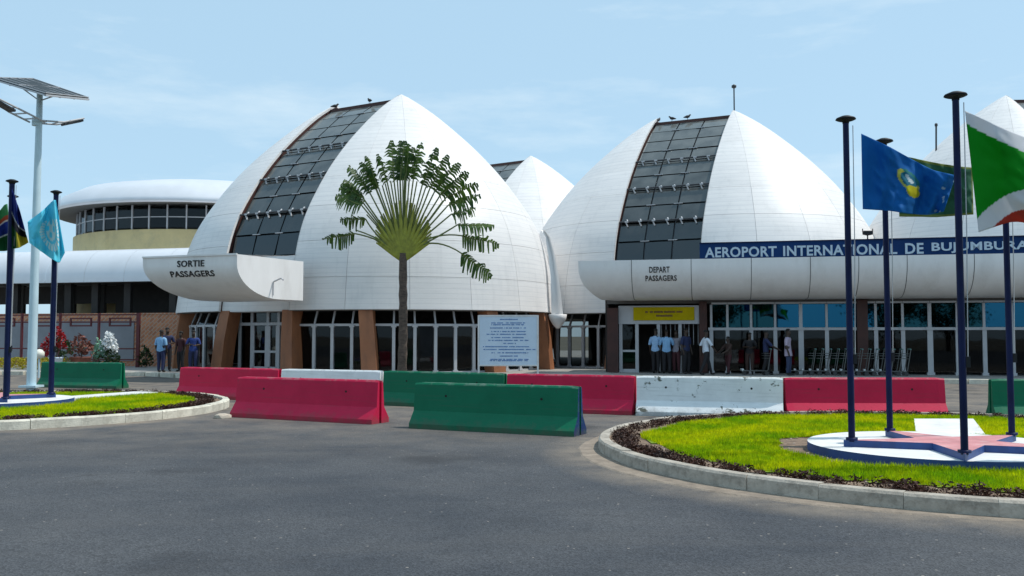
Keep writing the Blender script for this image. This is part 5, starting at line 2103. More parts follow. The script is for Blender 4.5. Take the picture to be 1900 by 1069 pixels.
gp = ground
barrier('red concrete barrier at the far end of the row beside the waiting people', gp(322, 738), gp(506, 745), M['redP'])
barrier('white concrete barrier half hidden behind the near red one', gp(511, 745.2), gp(697, 752), M['whiteP'])
barrier('green concrete barrier in the row between a white and a red one', gp(701, 752), gp(927, 762), M['greenP'])
barrier('red concrete barrier in the row behind the near green one', gp(933, 762.5), gp(1173, 771), M['redP'])
barrier('white concrete barrier with dark chipped paint beside the lawn', gp(1178, 771.5), gp(1455, 778), M['whiteChip'])
barrier('red concrete barrier behind the blue flag poles', gp(1462, 778), gp(1764, 779), M['redP'])
barrier('green concrete barrier cut by the picture edge behind the flag plinth', gp(1849, 783), gp(2165, 786), M['greenP'])
barrier('red concrete barrier standing alone in front with a bright red end', gp(425, 774), gp(690, 788), M['redP'])
barrier('green concrete barrier standing alone in front with a blue end', gp(757, 795), gp(1066, 811), M['greenP'], M['blueP'])
barrier('green concrete barrier behind the solar lamp pole', gp(66, 719), gp(216, 722), M['greenP'])

# loose stones at the island tip
def stone(label, p, s, seed):
    rs = random.Random(seed)
    bm = bmesh.new()
    bmesh.ops.create_icosphere(bm, subdivisions=2, radius=1.0)
    for v in bm.verts:
        k = 1 + rs.uniform(-.12, .12)
        v.co = Vector((v.co.x * s[0] * k, v.co.y * s[1] * k, max(-0.02, min(s[2] * 0.8, v.co.z * s[2] * k)) ))
    me = bpy.data.meshes.new('stone')
    bm.to_mesh(me)
    bm.free()
    me.materials.append(M['stone'])
    tag(inst('stone', me, None, (p.x, p.y, 0.01), (0, 0, rs.uniform(-.3, .3))), label, 'stone')


stone('flat pale stone lying by the foot of the near red barrier', gp(413, 776), (0.17, 0.12, 0.10), 3)

# ================================================================== traveller's palm
PY = 31.0
pb = at(745, 690, PY)
palm = thing('fan_palm', "tall traveller's palm with one flat fan of ragged leaves", 'tree', (pb.x, pb.y, 0.15))
top = at(748, 470, PY)
hz = top.z - 0.15
zs = np.linspace(0, 1, 16)
pts = [Vector((0.06 * math.sin(3 * z) * (1 - z) + (top.x - pb.x) * z, 0, hz * z)) for z in zs]
MB().tube(pts, [0.155 - 0.02 * z + 0.012 * math.sin(40 * z) for z in zs], 12).build('trunk', M['trunk'], palm)
# crown of overlapping sheaths: two ranks of flattened leaf bases
sh = MB()
F0 = Vector((top.x - pb.x, 0, hz - 0.05))
leaf_px = [  # tip, blade start, in the photo
    ((601, 446), (659, 434), -1), ((632, 408), (678, 406), -1), ((625, 364), (671, 381), 0), ((629, 346), (674, 377), 0),
    ((635, 331), (672, 366), 0), ((645, 306), (686, 358), 0), ((668, 299), (697, 350), 0), ((680, 290), (702, 347), 0),
    ((702, 287), (719, 339), 0), ((727, 262), (731, 333), 0), ((742, 259), (742, 333), 0), ((758, 266), (753, 333), 0),
    ((781, 264), (767, 333), 0), ((812, 276), (784, 344), 0), ((832, 290), (798, 350), 0), ((851, 301), (806, 355), 0),
    ((868, 317), (817, 361), 0), ((887, 343), (829, 366), 0), ((891, 363), (832, 380), 0), ((882, 386), (837, 397), 0),
    ((917, 420), (849, 417), 1), ((926, 455), (857, 438), 1), ((913, 512), (856, 470), 1),
]
# petioles without a full leaf of their own, filling the fan
bare_px = [((662, 428), -1), ((715, 341), 0), ((709, 344), 0), ((725, 336), 0), ((737, 333), 0), ((748, 332), 0), ((760, 333), 0), ((774, 337), 0), ((790, 347), 0), ((822, 372), 0), ((680, 398), 0)]


def local(p):
    return p - Vector((pb.x, pb.y, 0.15))


def stalk_curve(angle_start, pend, droop, n=9):
    """from the fan centre out to the blade, arching when it droops"""
    base = F0 + Vector((math.sin(angle_start) * 0.30, 0, math.cos(angle_start) * 0.22 + 0.05))
    c1 = base + Vector((math.sin(angle_start), 0, math.cos(angle_start))) * (pend - base).length * 0.55
    out = []
    for k in range(n + 1):
        t = k / n
        out.append(base * (1 - t) ** 2 + c1 * 2 * t * (1 - t) + pend * t * t)
    return out


def sheath_mesh():
    """boat-shaped fan base: layered blades of each leaf base"""
    mb = MB()
    n = 15
    for side in (-1, 1):
        for k in range(n):
            a = side * R(4 + 62 * k / (n - 1))
            Lh = 1.85 - 0.85 * (k / (n - 1)) ** 1.1
            d = Vector((math.sin(a), 0, math.cos(a)))
            nx = Vector((d.z, 0, -d.x))
            yo = (0.02 * (k % 2) + 0.05 * (1 - k / n)) * (1 if k % 2 else -1)
            P = []
            for q in range(7):
                t = q / 6
                wq = 0.125 * (1 - t) ** 1.5 * (0.55 + 0.9 * t) + 0.026
                ctr = F0 + d * (Lh * t) + Vector((0, yo, -0.18 * (1 - t)))
                P.append([ctr - nx * wq, ctr + Vector((0, -0.075 * (1 - t * .6), 0)), ctr + nx * wq])
            mb.grid(P, 0, True)
            P2 = [[r_[0], r_[1] + Vector((0, 0.15 * (1 - i / 8), 0)), r_[2]] for i, r_ in enumerate(P)]
            mb.grid(P2, 0, True, True)
    return mb.build('crown_shaft', M['sheath'], palm)


sheath_mesh()


def leaf_obj(tip, start, hang, idx):
    rs = random.Random(100 + idx)
    dy = rs.uniform(-0.25, 0.25)
    a, b_ = local(at(start[0], start[1], PY)), local(at(tip[0], tip[1], PY))
    b_.y += dy + rs.uniform(-.15, .15)
    a.y += dy * 0.4
    dx, dz = a.x - F0.x, a.z - F0.z
    ang = math.atan2(dx, dz)
    if hang:
        ang = hang * R(52 + 6 * (idx % 3)) if hang > 0 else -R(58)
    curve = stalk_curve(ang, a, hang)
    # blade: midrib with torn leaflets on both sides
    mb = MB()
    d = (b_ - a)
    Lb = d.length
    sag = Vector((0, 0, -0.10 * Lb))
    n = 15
    rib = [a + d * (k / n) + sag * (math.sin(PI * 0.5 * k / n) ** 2 - k / n) * -1.0 for k in range(n + 1)]
    tang = d.normalized()
    side = tang.cross(Vector((0, 1, 0))).normalized()
    tilt = R(rs.uniform(15, 55))
    side = (side * math.cos(tilt) + Vector((0, 1, 0)) * math.sin(tilt) * rs.choice((-1, 1))).normalized()
    facing = tang.cross(side)
    for k in range(n):
        t = (k + 0.5) / n
        wmax = 0.345 * math.sin(PI * min(1, 0.18 + 0.80 * t)) ** 0.6
        for sg in (-1, 1):
            if rs.random() < 0.05:
                continue
            L1 = wmax * rs.uniform(0.75, 1.12)
            p0, p1 = rib[k], rib[k + 1]
            gapf = rs.uniform(0.0, 0.36)
            q0 = p0.lerp(p1, gapf * 0.5)
            q1 = p1
            out = side * sg * L1 + tang * L1 * rs.uniform(0.15, 0.45)
            drop = Vector((0, 0, -1)) * L1 * rs.uniform(0.25, 0.85)
            m0, m1 = q0 + out * 0.5 + drop * 0.18, q1 + out * 0.5 + drop * 0.18
            e0 = q0 + out + drop + tang * rs.uniform(-.02, .03)
            e1 = q1.lerp(q0, rs.uniform(0.1, 0.5)) + out * rs.uniform(.8, 1) + drop
            mb.add([q0, q1, m1 + facing * 0.03, m0 + facing * 0.02, e1, e0], [(0, 1, 2, 3), (3, 2, 4, 5)], 0, False)
    mb.tube(rib, [0.028 * (1 - 0.8 * k / n) for k in range(n + 1)], 5, 1)
    lf = mb.build('leaf', [M['palmleaf'], M['petiole']], palm)
    MB().tube(curve, [0.034 - 0.008 * k / 9 for k in range(10)], 6).build('stalk', M['petiole'], lf)


for i, (tp, st, hg) in enumerate(leaf_px):
    leaf_obj(tp, st, hg, i)
for i, (st, hg) in enumerate(bare_px):
    a = local(at(st[0], st[1], PY))
    a.y += random.uniform(-.1, .1)
    ang = math.atan2(a.x - F0.x, a.z - F0.z) if not hg else -R(56)
    MB().tube(stalk_curve(ang, a, 0), [0.03 - 0.006 * k / 9 for k in range(10)], 6).build('stalk', M['petiole'], palm)
# a second layer of torn leaves behind the front ones
for i in range(4):
    tp, st, hg = leaf_px[(4, 7, 10, 11, 12, 16, 9, 13, 14, 17)[i]]
    leaf_obj((tp[0] + random.uniform(-9, 9), tp[1] + random.uniform(0, 14)), (st[0] + random.uniform(-6, 6), st[1] + random.uniform(-6, 4)), hg, 50 + i)

# ================================================================== notice board
nb0, nb1 = at(887, 632, 30.2), at(999, 632, 30.2)
zt, zb = at(940, 586, 30.2).z, at(940, 678, 30.2).z
nw = nb1.x - nb0.x
ntb = thing('notice_board', 'pale blue notice board with lines of blue print on two white legs', 'sign', ((nb0.x + nb1.x) / 2, 30.2, 0.0), R(-2))
MB().box((0, 0, (zt + zb) / 2), (nw - 0.1, 0.04, zt - zb), bev=0.004).build('board', M['boardw'], ntb)
for sx in (-1, 1):
    MB().box((sx * (nw / 2 - 0.02), 0, (zt + 0.02) / 2), (0.06, 0.07, zt + 0.02)).build('leg', M['plinth'], ntb)
for z in (zt, zb):
    MB().box((0, -0.005, z), (nw - 0.1, 0.06, 0.05)).build('frame_rail', M['plinth'], ntb)
lines = [(.36, .64, .06), (.22, .78, .13), (.22, .78, .165), (.20, .78, .23), (.22, .78, .30), (.14, .82, .355), (.22, .74, .42), (.17, .83, .475), (.42, .62, .535),
         (.08, .84, .60), (.09, .95, .655), (.22, .82, .72), (.36, .66, .785), (.19, .82, .85), (.19, .82, .875)]
mb = MB()
hgt = zt - zb
for x0, x1, y in lines:
    x = x0
    while x < x1:
        w = random.uniform(0.012, 0.022)
        if random.random() > 0.14:
            mb.box((-nw / 2 + (x + w / 2) * nw, -0.0235, zt - y * hgt * 1.02 - 0.02), (w * nw * 0.72, 0.005, random.uniform(0.028, 0.04)))
        x += w
mb.build('printing', M['inkblue'], ntb)

# ================================================================== solar street lamp
lb = ground(58, 718, 0.10)
lp = thing('solar_lamp', 'tall pale street lamp with tilted solar panel and two arms', 'street lamp', (lb.x, lb.y, 0.0))
lo = Vector((lb.x, lb.y, 0))
lt = at(74, 172, lb.y) - lo
MB().tube([(0, 0, 0), (lt.x * 0.5, 0, lt.z * .5), lt], [0.135, 0.115, 0.085], 14).build('pole', M['lampole'], lp)
MB().box((0, 0, 0.12), (0.5, 0.5, 0.06)).build('base_plate', M['lampole'], lp)
cs = [at(-13, 147, lb.y + 0.3) - lo, at(62, 149, lb.y + 1.5) - lo, at(164, 184, lb.y - 0.2) - lo, at(84, 176, lb.y - 1.4) - lo]
nrm = (cs[1] - cs[0]).cross(cs[3] - cs[0]).normalized()
if nrm.z < 0:
    nrm = -nrm
mb = MB()
th = nrm * 0.05
mb.add(cs + [c + th for c in cs], [(0, 1, 2, 3), (7, 6, 5, 4), (0, 4, 5, 1), (1, 5, 6, 2), (2, 6, 7, 3), (3, 7, 4, 0)])
pan = mb.build('solar_panel', M['solar'], lp)
fr = MB()
for i in range(4):
    fr.bar(cs[i] - nrm * 0.01, cs[(i + 1) % 4] - nrm * 0.01, 0.06, 0.05)
for f in (0.33, 0.66):
    fr.bar(cs[0].lerp(cs[1], f) - nrm * 0.03, cs[3].lerp(cs[2], f) - nrm * 0.03, 0.05, 0.04)
    fr.bar(cs[0].lerp(cs[3], f) - nrm * 0.03, cs[1].lerp(cs[2], f) - nrm * 0.03, 0.05, 0.04)
for f in (0.0, 0.2, 0.4, 0.6, 0.8, 1.0):
    fr.bar(cs[0].lerp(cs[1], f) + nrm * 0.055, cs[3].lerp(cs[2], f) + nrm * 0.055, 0.035, 0.02)
for f in (0.0, 0.5, 1.0):
    fr.bar(cs[0].lerp(cs[3], f) + nrm * 0.056, cs[1].lerp(cs[2], f) + nrm * 0.056, 0.045, 0.024)
fr.build('panel_frame', M['alu'], pan)
ctr = (cs[0] + cs[2]) / 2
MB().bar(lt, ctr - nrm * 0.02, 0.08).bar(lt + Vector((0, 0, -.25)), cs[0].lerp(cs[2], 0.25), 0.03).bar(lt + Vector((0, 0, -.25)), cs[0].lerp(cs[2], 0.72), 0.03).build('bracket', M['alu'], lp)
ac = at(68, 226, lb.y) - lo
for k, (ex, ey, dd, mid) in enumerate(((-10, 184, -1.6, (30, 207)), (152, 221, 1.0, (112, 229)))):
    e = at(ex, ey, lb.y + dd) - lo
    m_ = at(mid[0], mid[1], lb.y + dd * 0.5) - lo
    arm = MB()
    d = (e - ac)
    sidev = Vector((d.y, -d.x, 0)).normalized() * 0.24
    for sg in (-1, 1):
        arm.tube([ac + sidev * sg, m_ + sidev * sg, e + sidev * sg * 0.6], 0.028, 6)
    for f in (0.15, 0.4, 0.65):
        c_ = ac.lerp(m_, f * 2) if f < 0.5 else m_.lerp(e, f * 2 - 1)
        arm.bar(c_ - sidev, c_ + sidev, 0.035)
    ar = arm.build('arm', M['alu'], lp)
    hc = m_.lerp(e, 0.55)
    dn = (e - m_).normalized()
    x_ = dn
    y_ = Vector((0, 0, 1)).cross(x_).normalized()
    z_ = x_.cross(y_)
    MB().box(hc - Vector((0, 0, 0.05)), (0.62, 0.26, 0.075), M=Matrix((x_, y_, z_)).transposed(), bev=0.015).build('lamp_head', M['darkframe'], lp)
MB().tube([ac + Vector((0, 0, -.12)), ac + Vector((0, 0, .12))], 0.13, 12).build('clamp', M['lampole'], lp)

# globe garden lamp beside it
gl_ = at(73, 657, 35.0)
gt_ = thing('globe_lamp', 'low garden lamp with a white globe beside the tall lamp pole', 'lamp', (gl_.x, gl_.y, 0))
MB().lathe([(0, .19), (.10, .16), (.17, .08), (.19, 0), (.17, -.08), (.10, -.16), (0, -.19)], (0, 0, gl_.z), 18).build('globe', M['globe'], gt_)
MB().tube([(0, 0, 0), (0, 0, gl_.z - 0.17)], 0.04, 8).build('post', M['lampole'], gt_)


# ================================================================== plants near the brick wall
def leafy(name, label, p, parts, pot=None):
    t = thing(name, label, 'plant', (p.x, p.y, p.z))
    for nm, (cx, cy, cz), (rx, ry, rz), n, size, mt in parts:
        c = rng.normal(size=(n, 3))
        c /= np.linalg.norm(c, axis=1)[:, None]
        c *= rng.uniform(0.35, 1, (n, 1)) ** 0.5
        c = c * np.array([rx, ry, rz]) * (1 + 0.25 * np.sin(5 * c[:, :1] + 3 * c[:, 2:3])) + np.array([cx, cy, cz])
        d1 = rng.normal(size=(n, 3)); d1 /= np.linalg.norm(d1, axis=1)[:, None]
        d2 = np.cross(d1, rng.normal(size=(n, 3))); d2 /= np.linalg.norm(d2, axis=1)[:, None]
        s = rng.uniform(.6, 1.3, (n, 1)) * size
        v = np.stack([c - d1 * s, c - d2 * s * .5, c + d1 * s, c + d2 * s * .5], 1).reshape(-1, 3)
        inst(nm, fast_mesh(nm, v, np.arange(len(v)).reshape(-1, 4), mt), t)
    if pot:
        r, h, mt = pot
        MB().lathe([(0, 0.0), (r * .75, 0.0), (r, h * .9), (r * 1.06, h * .9), (r * 1.06, h), (r * .9, h), (r * .85, h * .85), (0, h * .85)], (0, 0, 0), 16).build('pot', mt, t)
    MB().tube([(0, 0, 0.1), (0.05, 0, 0.9)], 0.03, 6).build('stem', M['trunk'], t)
    return t


def gpos(px, Y, z=0.15):
    q = at(px, 660, Y)
    return Vector((q.x, q.y, z))


leafy('flowering_shrub', 'shrub with deep red blossom in a white and blue pot by the fence', gpos(104, 38.5),
      [('blossom', (0.05, 0, 1.32), (0.42, 0.35, 0.48), 420, 0.07, M['shrubr']), ('blossom', (-0.40, 0, 0.95), (0.22, 0.2, 0.4), 160, 0.07, M['shrubr']), ('foliage', (0.2, 0.1, 0.95), (0.45, 0.3, 0.5), 150, 0.08, M['shrubg'])], (0.27, 0.55, M['boardw']))
leafy('potted_plant', 'reddish plant in a terracotta pot between the red and the white shrub', gpos(150, 39.5),
      [('foliage', (0, 0, 1.0), (0.55, 0.4, 0.45), 260, 0.10, M['terracotta'])], (0.42, 0.55, M['terracotta']))
leafy('flowering_shrub', 'shrub with white and pale green blossom by the green barrier end', gpos(198, 36.5),
      [('blossom', (0.10, 0, 1.12), (0.33, 0.3, 0.42), 380, 0.075, M['whitecloth']), ('blossom', (-0.30, 0, 0.92), (0.22, 0.25, 0.4), 200, 0.075, M['palegreen']), ('foliage', (0.18, 0.0, 0.55), (0.42, 0.3, 0.42), 260, 0.08, M['shrubg'])])
leafy('shrub', 'small dark shrub at the foot of the brick wall beside the people', gpos(270, 42.3),
      [('foliage', (0, 0, 0.45), (0.36, 0.3, 0.5), 260, 0.08, M['shrubg'])])
# dark spiky palm behind the pots
sp_ = gpos(176, 40.8)
spk = thing('spiky_palm', 'dark low palm with arching fronds in front of the grey panel', 'plant', sp_)
for i in range(16):
    a = 2 * PI * i / 16 + random.uniform(-.2, .2)
    Lf = random.uniform(0.8, 1.15)
    mb = MB()
    rows = []
    for k in range(7):
        t = k / 6
        c_ = Vector((math.cos(a) * Lf * t * 0.9, math.sin(a) * Lf * t * 0.9, 0.75 + Lf * (0.95 * t - 0.85 * t * t)))
        w = 0.085 * math.sin(PI * (0.12 + 0.85 * t))
        s_ = Vector((-math.sin(a), math.cos(a), 0)) * w
        rows.append([c_ - s_, c_ + Vector((0, 0, 0.03)), c_ + s_])
    mb.grid(rows, 0, False)
    mb.build('frond', M['shrubg'], spk)
MB().tube([(0, 0, 0), (0.02, 0, 0.8)], [0.12, 0.09], 8).build('trunk', M['trunk'], spk)
# clipped yellow hedge and planter edge
h0, h1 = at(-20, 665, 40.0), at(128, 665, 39.2)
hg = thing('hedge', 'low clipped yellow green hedge behind the flag poles', 'hedge', ((h0.x + h1.x) / 2, (h0.y + h1.y) / 2, 0.15), math.atan2(h1.y - h0.y, h1.x - h0.x))
HL = (h1 - h0).length
n = 2600
c = np.stack([rng.uniform(-HL / 2, HL / 2, n), rng.uniform(-.3, .3, n), rng.uniform(0, .52, n)], 1)
d1 = rng.normal(size=(n, 3)); d1 /= np.linalg.norm(d1, axis=1)[:, None]
d2 = np.cross(d1, rng.normal(size=(n, 3))); d2 /= np.linalg.norm(d2, axis=1)[:, None]
s = rng.uniform(.03, .06, (n, 1))
v = np.stack([c - d1 * s, c - d2 * s * .5, c + d1 * s, c + d2 * s * .5], 1).reshape(-1, 3)
inst('foliage', fast_mesh('foliage', v, np.arange(len(v)).reshape(-1, 4), M['shruby']), hg)
MB().box((0, 0, 0.02), (HL, 0.5, 0.1)).build('kerb_edge', M['kerbpale'], hg)


# ================================================================== people
def cloth_mat(name, col):
    return mat(name, col, 0.8, 0.12, 12)


CL = dict(
    sky=cloth_mat('sky_blue_cloth', (0.22, 0.42, 0.66)), pale=cloth_mat('pale_blue_cloth', (0.30, 0.48, 0.72)), white=cloth_mat('white_cloth', (0.62, 0.68, 0.76)),
    navy=cloth_mat('navy_cloth', (0.016, 0.024, 0.08)), black=cloth_mat('black_cloth', (0.014, 0.013, 0.016)), maroon=cloth_mat('dark_red_cloth', (0.06, 0.014, 0.018)),
    lilac=cloth_mat('lilac_cloth', (0.40, 0.33, 0.42)), grey=cloth_mat('grey_cloth', (0.24, 0.23, 0.27)), blue=cloth_mat('strong_blue_cloth', (0.02, 0.05, 0.22)),
    denim=cloth_mat('denim_cloth', (0.03, 0.045, 0.10)), brown=cloth_mat('brown_cloth', (0.05, 0.026, 0.02)))

POSES = {
    'stand': dict(la=((-.19, 0, 1.40), (-.25, .02, 1.13), (-.25, -.06, .88)), ra=((.19, 0, 1.40), (.25, .02, 1.13), (.25, -.06, .88)), ll=(-.10, 0.0), rl=(.11, -0.03)),
    'fold': dict(la=((-.19, 0, 1.40), (-.27, -.02, 1.15), (-.08, -.24, 1.16)), ra=((.19, 0, 1.40), (.27, -.02, 1.15), (.10, -.25, 1.12)), ll=(-.12, 0.02), rl=(.10, -0.04)),
    'walk': dict(la=((-.19, 0, 1.40), (-.24, -.14, 1.15), (-.22, -.30, .96)), ra=((.19, 0, 1.40), (.24, .14, 1.14), (.24, .12, .88)), ll=(-.09, 0.26), rl=(.09, -0.26)),
    'push': dict(la=((-.19, 0, 1.38), (-.24, -.20, 1.15), (-.20, -.45, 1.02)), ra=((.19, 0, 1.38), (.24, -.20, 1.15), (.20, -.45, 1.02)), ll=(-.10, 0.12), rl=(.10, -0.14)),
}


def person(label, p, facing_deg, height, pose, shirt, trousers, long_shirt=False, group='people waiting outside the terminal'):
    """facing_deg: 0 looks towards the camera"""
    ps = POSES[pose]
    V, E, RAD, REG = [], [], [], []

    def add(co, r, par, reg):
        V.append(Vector(co))
        RAD.append(r)
        if par is not None:
            E.append((par, len(V) - 1))
            REG.append(reg)
        return len(V) - 1
    pel = add((0, 0, .96), (.155, .115), None, None)
    wai = add((0, 0.01, 1.10), (.14, .10), pel, 'shirt')
    che = add((0, 0.01, 1.30), (.165, .115), wai, 'shirt')
    nek0 = add((0, 0.01, 1.43), (.10, .085), che, 'shirt')
    nek = add((0, 0, 1.50), (.055, .058), nek0, 'skin')
    hd0 = add((0, -.015, 1.57), (.072, .085), nek, 'skin')
    hd1 = add((0, -.01, 1.65), (.078, .098), hd0, 'skin')
    hd2 = add((0, 0, 1.72), (.055, .07), hd1, 'skin')
    nose = add((0, -.10, 1.60), (.016, .016), hd0, 'skin')
    for s, key in ((-1, 'la'), (1, 'ra')):
        a, b_, c_ = ps[key]
        i0 = add(a, (.062, .062), che, 'shirt')
        i1 = add(b_, (.046, .046), i0, 'shirt')
        i2 = add(c_, (.031, .031), i1, 'skin')
        d = (Vector(c_) - Vector(b_)).normalized()
        i3 = add(Vector(c_) + d * .07, (.036, .022), i2, 'skin')
        for q in (-1, 0, 1):
            sd = Vector((0, 0.024 * q, 0)) if abs(d.y) < .7 else Vector((0.024 * q, 0, 0))
            add(Vector(c_) + d * (.165 - .012 * abs(q)) + sd, (.011, .011), i3, 'skin')
        add(Vector(c_) + d * .10 + Vector((-s * .035, -.02, 0)), (.012, .012), i2, 'skin')
    for s, key in ((-1, 'll'), (1, 'rl')):
        x, yo = ps[key]
        i0 = add((s * .095, 0, .88), (.098, .105), pel, 'trousers')
        i1 = add((x, yo * .45 - .02, .49), (.068, .072), i0, 'trousers')
        i2 = add((x, yo + .02, .10), (.048, .05), i1, 'trousers')
        i3 = add((x, yo + 0.02, .045), (.045, .045), i2, 'shoe')
        add((x + s * .02, yo - .15, .035), (.042, .03), i3, 'shoe')
    me = bpy.data.meshes.new('person_base')
    me.from_pydata([tuple(v) for v in V], E, [])
    ob = bpy.data.objects.new('person_base', me)
    C.objects.link(ob)
    sk = ob.modifiers.new('skin', 'SKIN')
    sk.use_smooth_shade = True
    for i, sv in enumerate(me.skin_vertices[0].data):
        sv.radius = RAD[i]
        sv.use_root = (i == 0)
    sb = ob.modifiers.new('sub', 'SUBSURF')
    sb.levels = sb.render_levels = 1
    dg = bpy.context.evaluated_depsgraph_get()
    bme = bpy.data.meshes.new_from_object(ob.evaluated_get(dg))
    bpy.data.objects.remove(ob)
    bme.materials.clear()
    for k in ('skin', 'shoe'):
        bme.materials.append(M[k])
    kf = height / 1.80
    co = np.zeros(len(bme.vertices) * 3)
    bme.vertices.foreach_get('co', co)
    co = co.reshape(-1, 3)
    nr = np.zeros(len(bme.vertices) * 3)
    bme.vertices.foreach_get('normal', nr)
    nr = nr.reshape(-1, 3)
    A = np.array([V[a] for a, b_ in E]); B = np.array([V[b_] for a, b_ in E])
    AB = B - A
    regs = np.array(REG)

    def region(pts):
        t = np.clip(((pts[:, None] - A) * AB).sum(2) / ((AB ** 2).sum(1) + 1e-9), 0, 1)
        dd = np.linalg.norm(pts[:, None] - (A + AB * t[..., None]), axis=2)
        return regs[dd.argmin(1)]
    fc = np.array([np.mean([co[v] for v in pl.vertices], axis=0) for pl in bme.polygons])
    fr_ = region(fc)
    lowz = 0.72 if long_shirt else 0.90
    torso = (np.abs(fc[:, 0]) < .25) & (fc[:, 2] > lowz) & (fc[:, 2] < 1.2)
    fr_ = np.where(torso & (fr_ == 'trousers'), 'shirt', fr_)
    polys = [list(pl.vertices) for pl in bme.polygons]
    bme.polygons.foreach_set('material_index', (fr_ == 'shoe').astype(np.int32))
    t = thing('person', label, 'person', (p.x, p.y, p.z), R(facing_deg), group)
    bme.vertices.foreach_set('co', (co * kf).ravel())
    bme.update()
    bme.name = 'body'
    inst('body', bme, t)
    for nm, reg, mt, off in (('shirt', 'shirt', shirt, .014), ('trousers', 'trousers', trousers, .010)):
        sel = [f for f, r_ in zip(polys, fr_) if r_ == reg]
        if reg == 'trousers' and long_shirt:
            off = .008
        used = sorted({v for f in sel for v in f})
        ix = {v: i for i, v in enumerate(used)}
        offs = np.full(len(used), off)
        if long_shirt and reg == 'shirt':
            offs = offs + np.clip((1.0 - co[used][:, 2]) * .12, 0, .04)
        mb = MB()
        mb.add([tuple((co[v] + nr[v] * o_) * kf) for v, o_ in zip(used, offs)], [tuple(ix[v] for v in f) for f in sel], 0, True)
        mb.build(nm, mt, t)
    # hair cap
    bm = bmesh.new()
    bmesh.ops.create_uvsphere(bm, u_segments=14, v_segments=9, radius=1.0)
    kill = [v for v in bm.verts if v.co.z < -0.15 or (v.co.y < -0.55 and v.co.z < 0.35)]
    bmesh.ops.delete(bm, geom=kill, context='VERTS')
    for v in bm.verts:
        v.co = Vector((v.co.x * .094, v.co.y * .112, v.co.z * .105)) * kf
    hm = bpy.data.meshes.new('hair')
    bm.to_mesh(hm)
    bm.free()
    hm.materials.append(M['hair'])
    inst('hair', hm, t, (0, -0.004 * kf, 1.668 * kf))
    return t


def pp(px, Y):
    q = at(px, 690, Y)
    return Vector((q.x, q.y, 0.15))


person('person in light blue shirt with back turned near the brick wall', pp(298, 36.6) - Vector((0, 0, 0.0)), 165, 1.72, 'stand', CL['sky'], CL['navy'])
person('person in dark jacket standing close behind the light blue shirt', pp(309, 37.4), 30, 1.82, 'fold', CL['navy'], CL['black'])
person('person in dark red clothes between two others under the arrivals canopy', pp(335, 37.2), -20, 1.66, 'stand', CL['maroon'], CL['black'])
person('person in strong blue clothes leaning by the brown pillar', pp(358, 37.0), 15, 1.70, 'fold', CL['blue'], CL['navy'])


def fp(px, o):
    u = front_u(px, o)
    return fpt(u, o, 0.15)


person('person in pale blue shirt beside the left door post under the yellow banner', fp(1216, 0.55), 150, 1.76, 'stand', CL['pale'], CL['black'])
person('person in blue shirt standing right of the door post under the banner', fp(1236, 0.8), 170, 1.72, 'fold', CL['sky'], CL['black'])
person('person in grey shirt in the middle of the group under the banner', fp(1254, 0.7), -30, 1.70, 'stand', CL['grey'], CL['maroon'])
person('person in navy clothes at the edge of the yellow banner group', fp(1272, 0.9), 40, 1.78, 'stand', CL['navy'], CL['black'])
person('person in white shirt walking past the dark pillar by the banner', fp(1309, 1.6), 100, 1.70, 'walk', CL['white'], CL['black'])
person('person in brown clothes stooping near the windows beside the white shirt', fp(1350, 1.1), -60, 1.45, 'push', CL['brown'], CL['maroon'])
person('person in dark coat in front of the dark green panes', fp(1390, 0.9), -20, 1.60, 'fold', CL['black'], CL['brown'])
person('person in navy top pushing a trolley in front of the blue panes', fp(1420, 1.3), 80, 1.68, 'push', CL['navy'], CL['black'])
person('person in long lilac shirt next to the row of trolleys', fp(1461, 1.5), 60, 1.74, 'stand', CL['lilac'], CL['denim'], True)


# ================================================================== luggage trolleys
def trolley_at(p, rz, label, group, proto=None):
    if proto is not None:
        o = copy_tree(proto)
        o.location = p
        o.rotation_euler = (0, 0, rz)
        o['label'] = label
        return o
    t = thing('luggage_trolley', label, 'trolley', p, rz, group)
    # travels along +x; handle at -x
    mb = MB()
    for s in (-1, 1):
        mb.tube([(0.50, s * .18, .16), (-.30, s * .26, .16), (-.36, s * .26, .20), (-.48, s * .26, .95)], .016, 6)
    for x in (-.25, 0.0, 0.25):
        mb.tube([(x, -.22, .16), (x, .22, .16)], .012, 5)
    mb.tube([(.50, -.18, .16), (.56, -.1, .18), (.56, .1, .18), (.50, .18, .16)], .018, 6)
    mb.build('frame', M['steel'], t)
    MB().tube([(-.48, -.27, .96), (-.48, .27, .96)], .024, 8).build('handle', M['greentrim'], t)
    mb = MB()
    for z in (.62, .72, .80):
        mb.tube([(-.44, -.24, z), (-.25, -.22, z), (-.25, .22, z), (-.44, .24, z)], .009, 5)
    mb.build('basket', M['steel'], t)
    for (x, y) in ((-.32, -.24), (-.32, .24), (.45, 0)):
        MB().tube([(x, y - .025, .075), (x, y + .025, .075)], .075, 12).build('wheel', M['rubber'], t)
    MB().box((.53, 0, .19), (.07, .30, .09), bev=.01).build('bumper', M['plinth'], t)
    return t


proto = None
for k in range(13):
    u = front_u(1486, 1.0) + 0.27 * k
    lab = 'steel luggage trolley nested in the row before the blue panes'
    if k == 0:
        lab = 'steel luggage trolley at the open end of the row by the lilac shirt'
    o = trolley_at(fpt(u, 1.0 + 0.02 * (k % 2), 0.15), PI - FANG, lab, 'luggage trolleys nested in a row', proto)
    if proto is None:
        proto = o
trolley_at(fpt(front_u(1402, 1.35), 1.35, 0.15), PI - FANG + 0.2, 'single steel luggage trolley among the people left of the nested row', 'luggage trolleys nested in a row', proto)


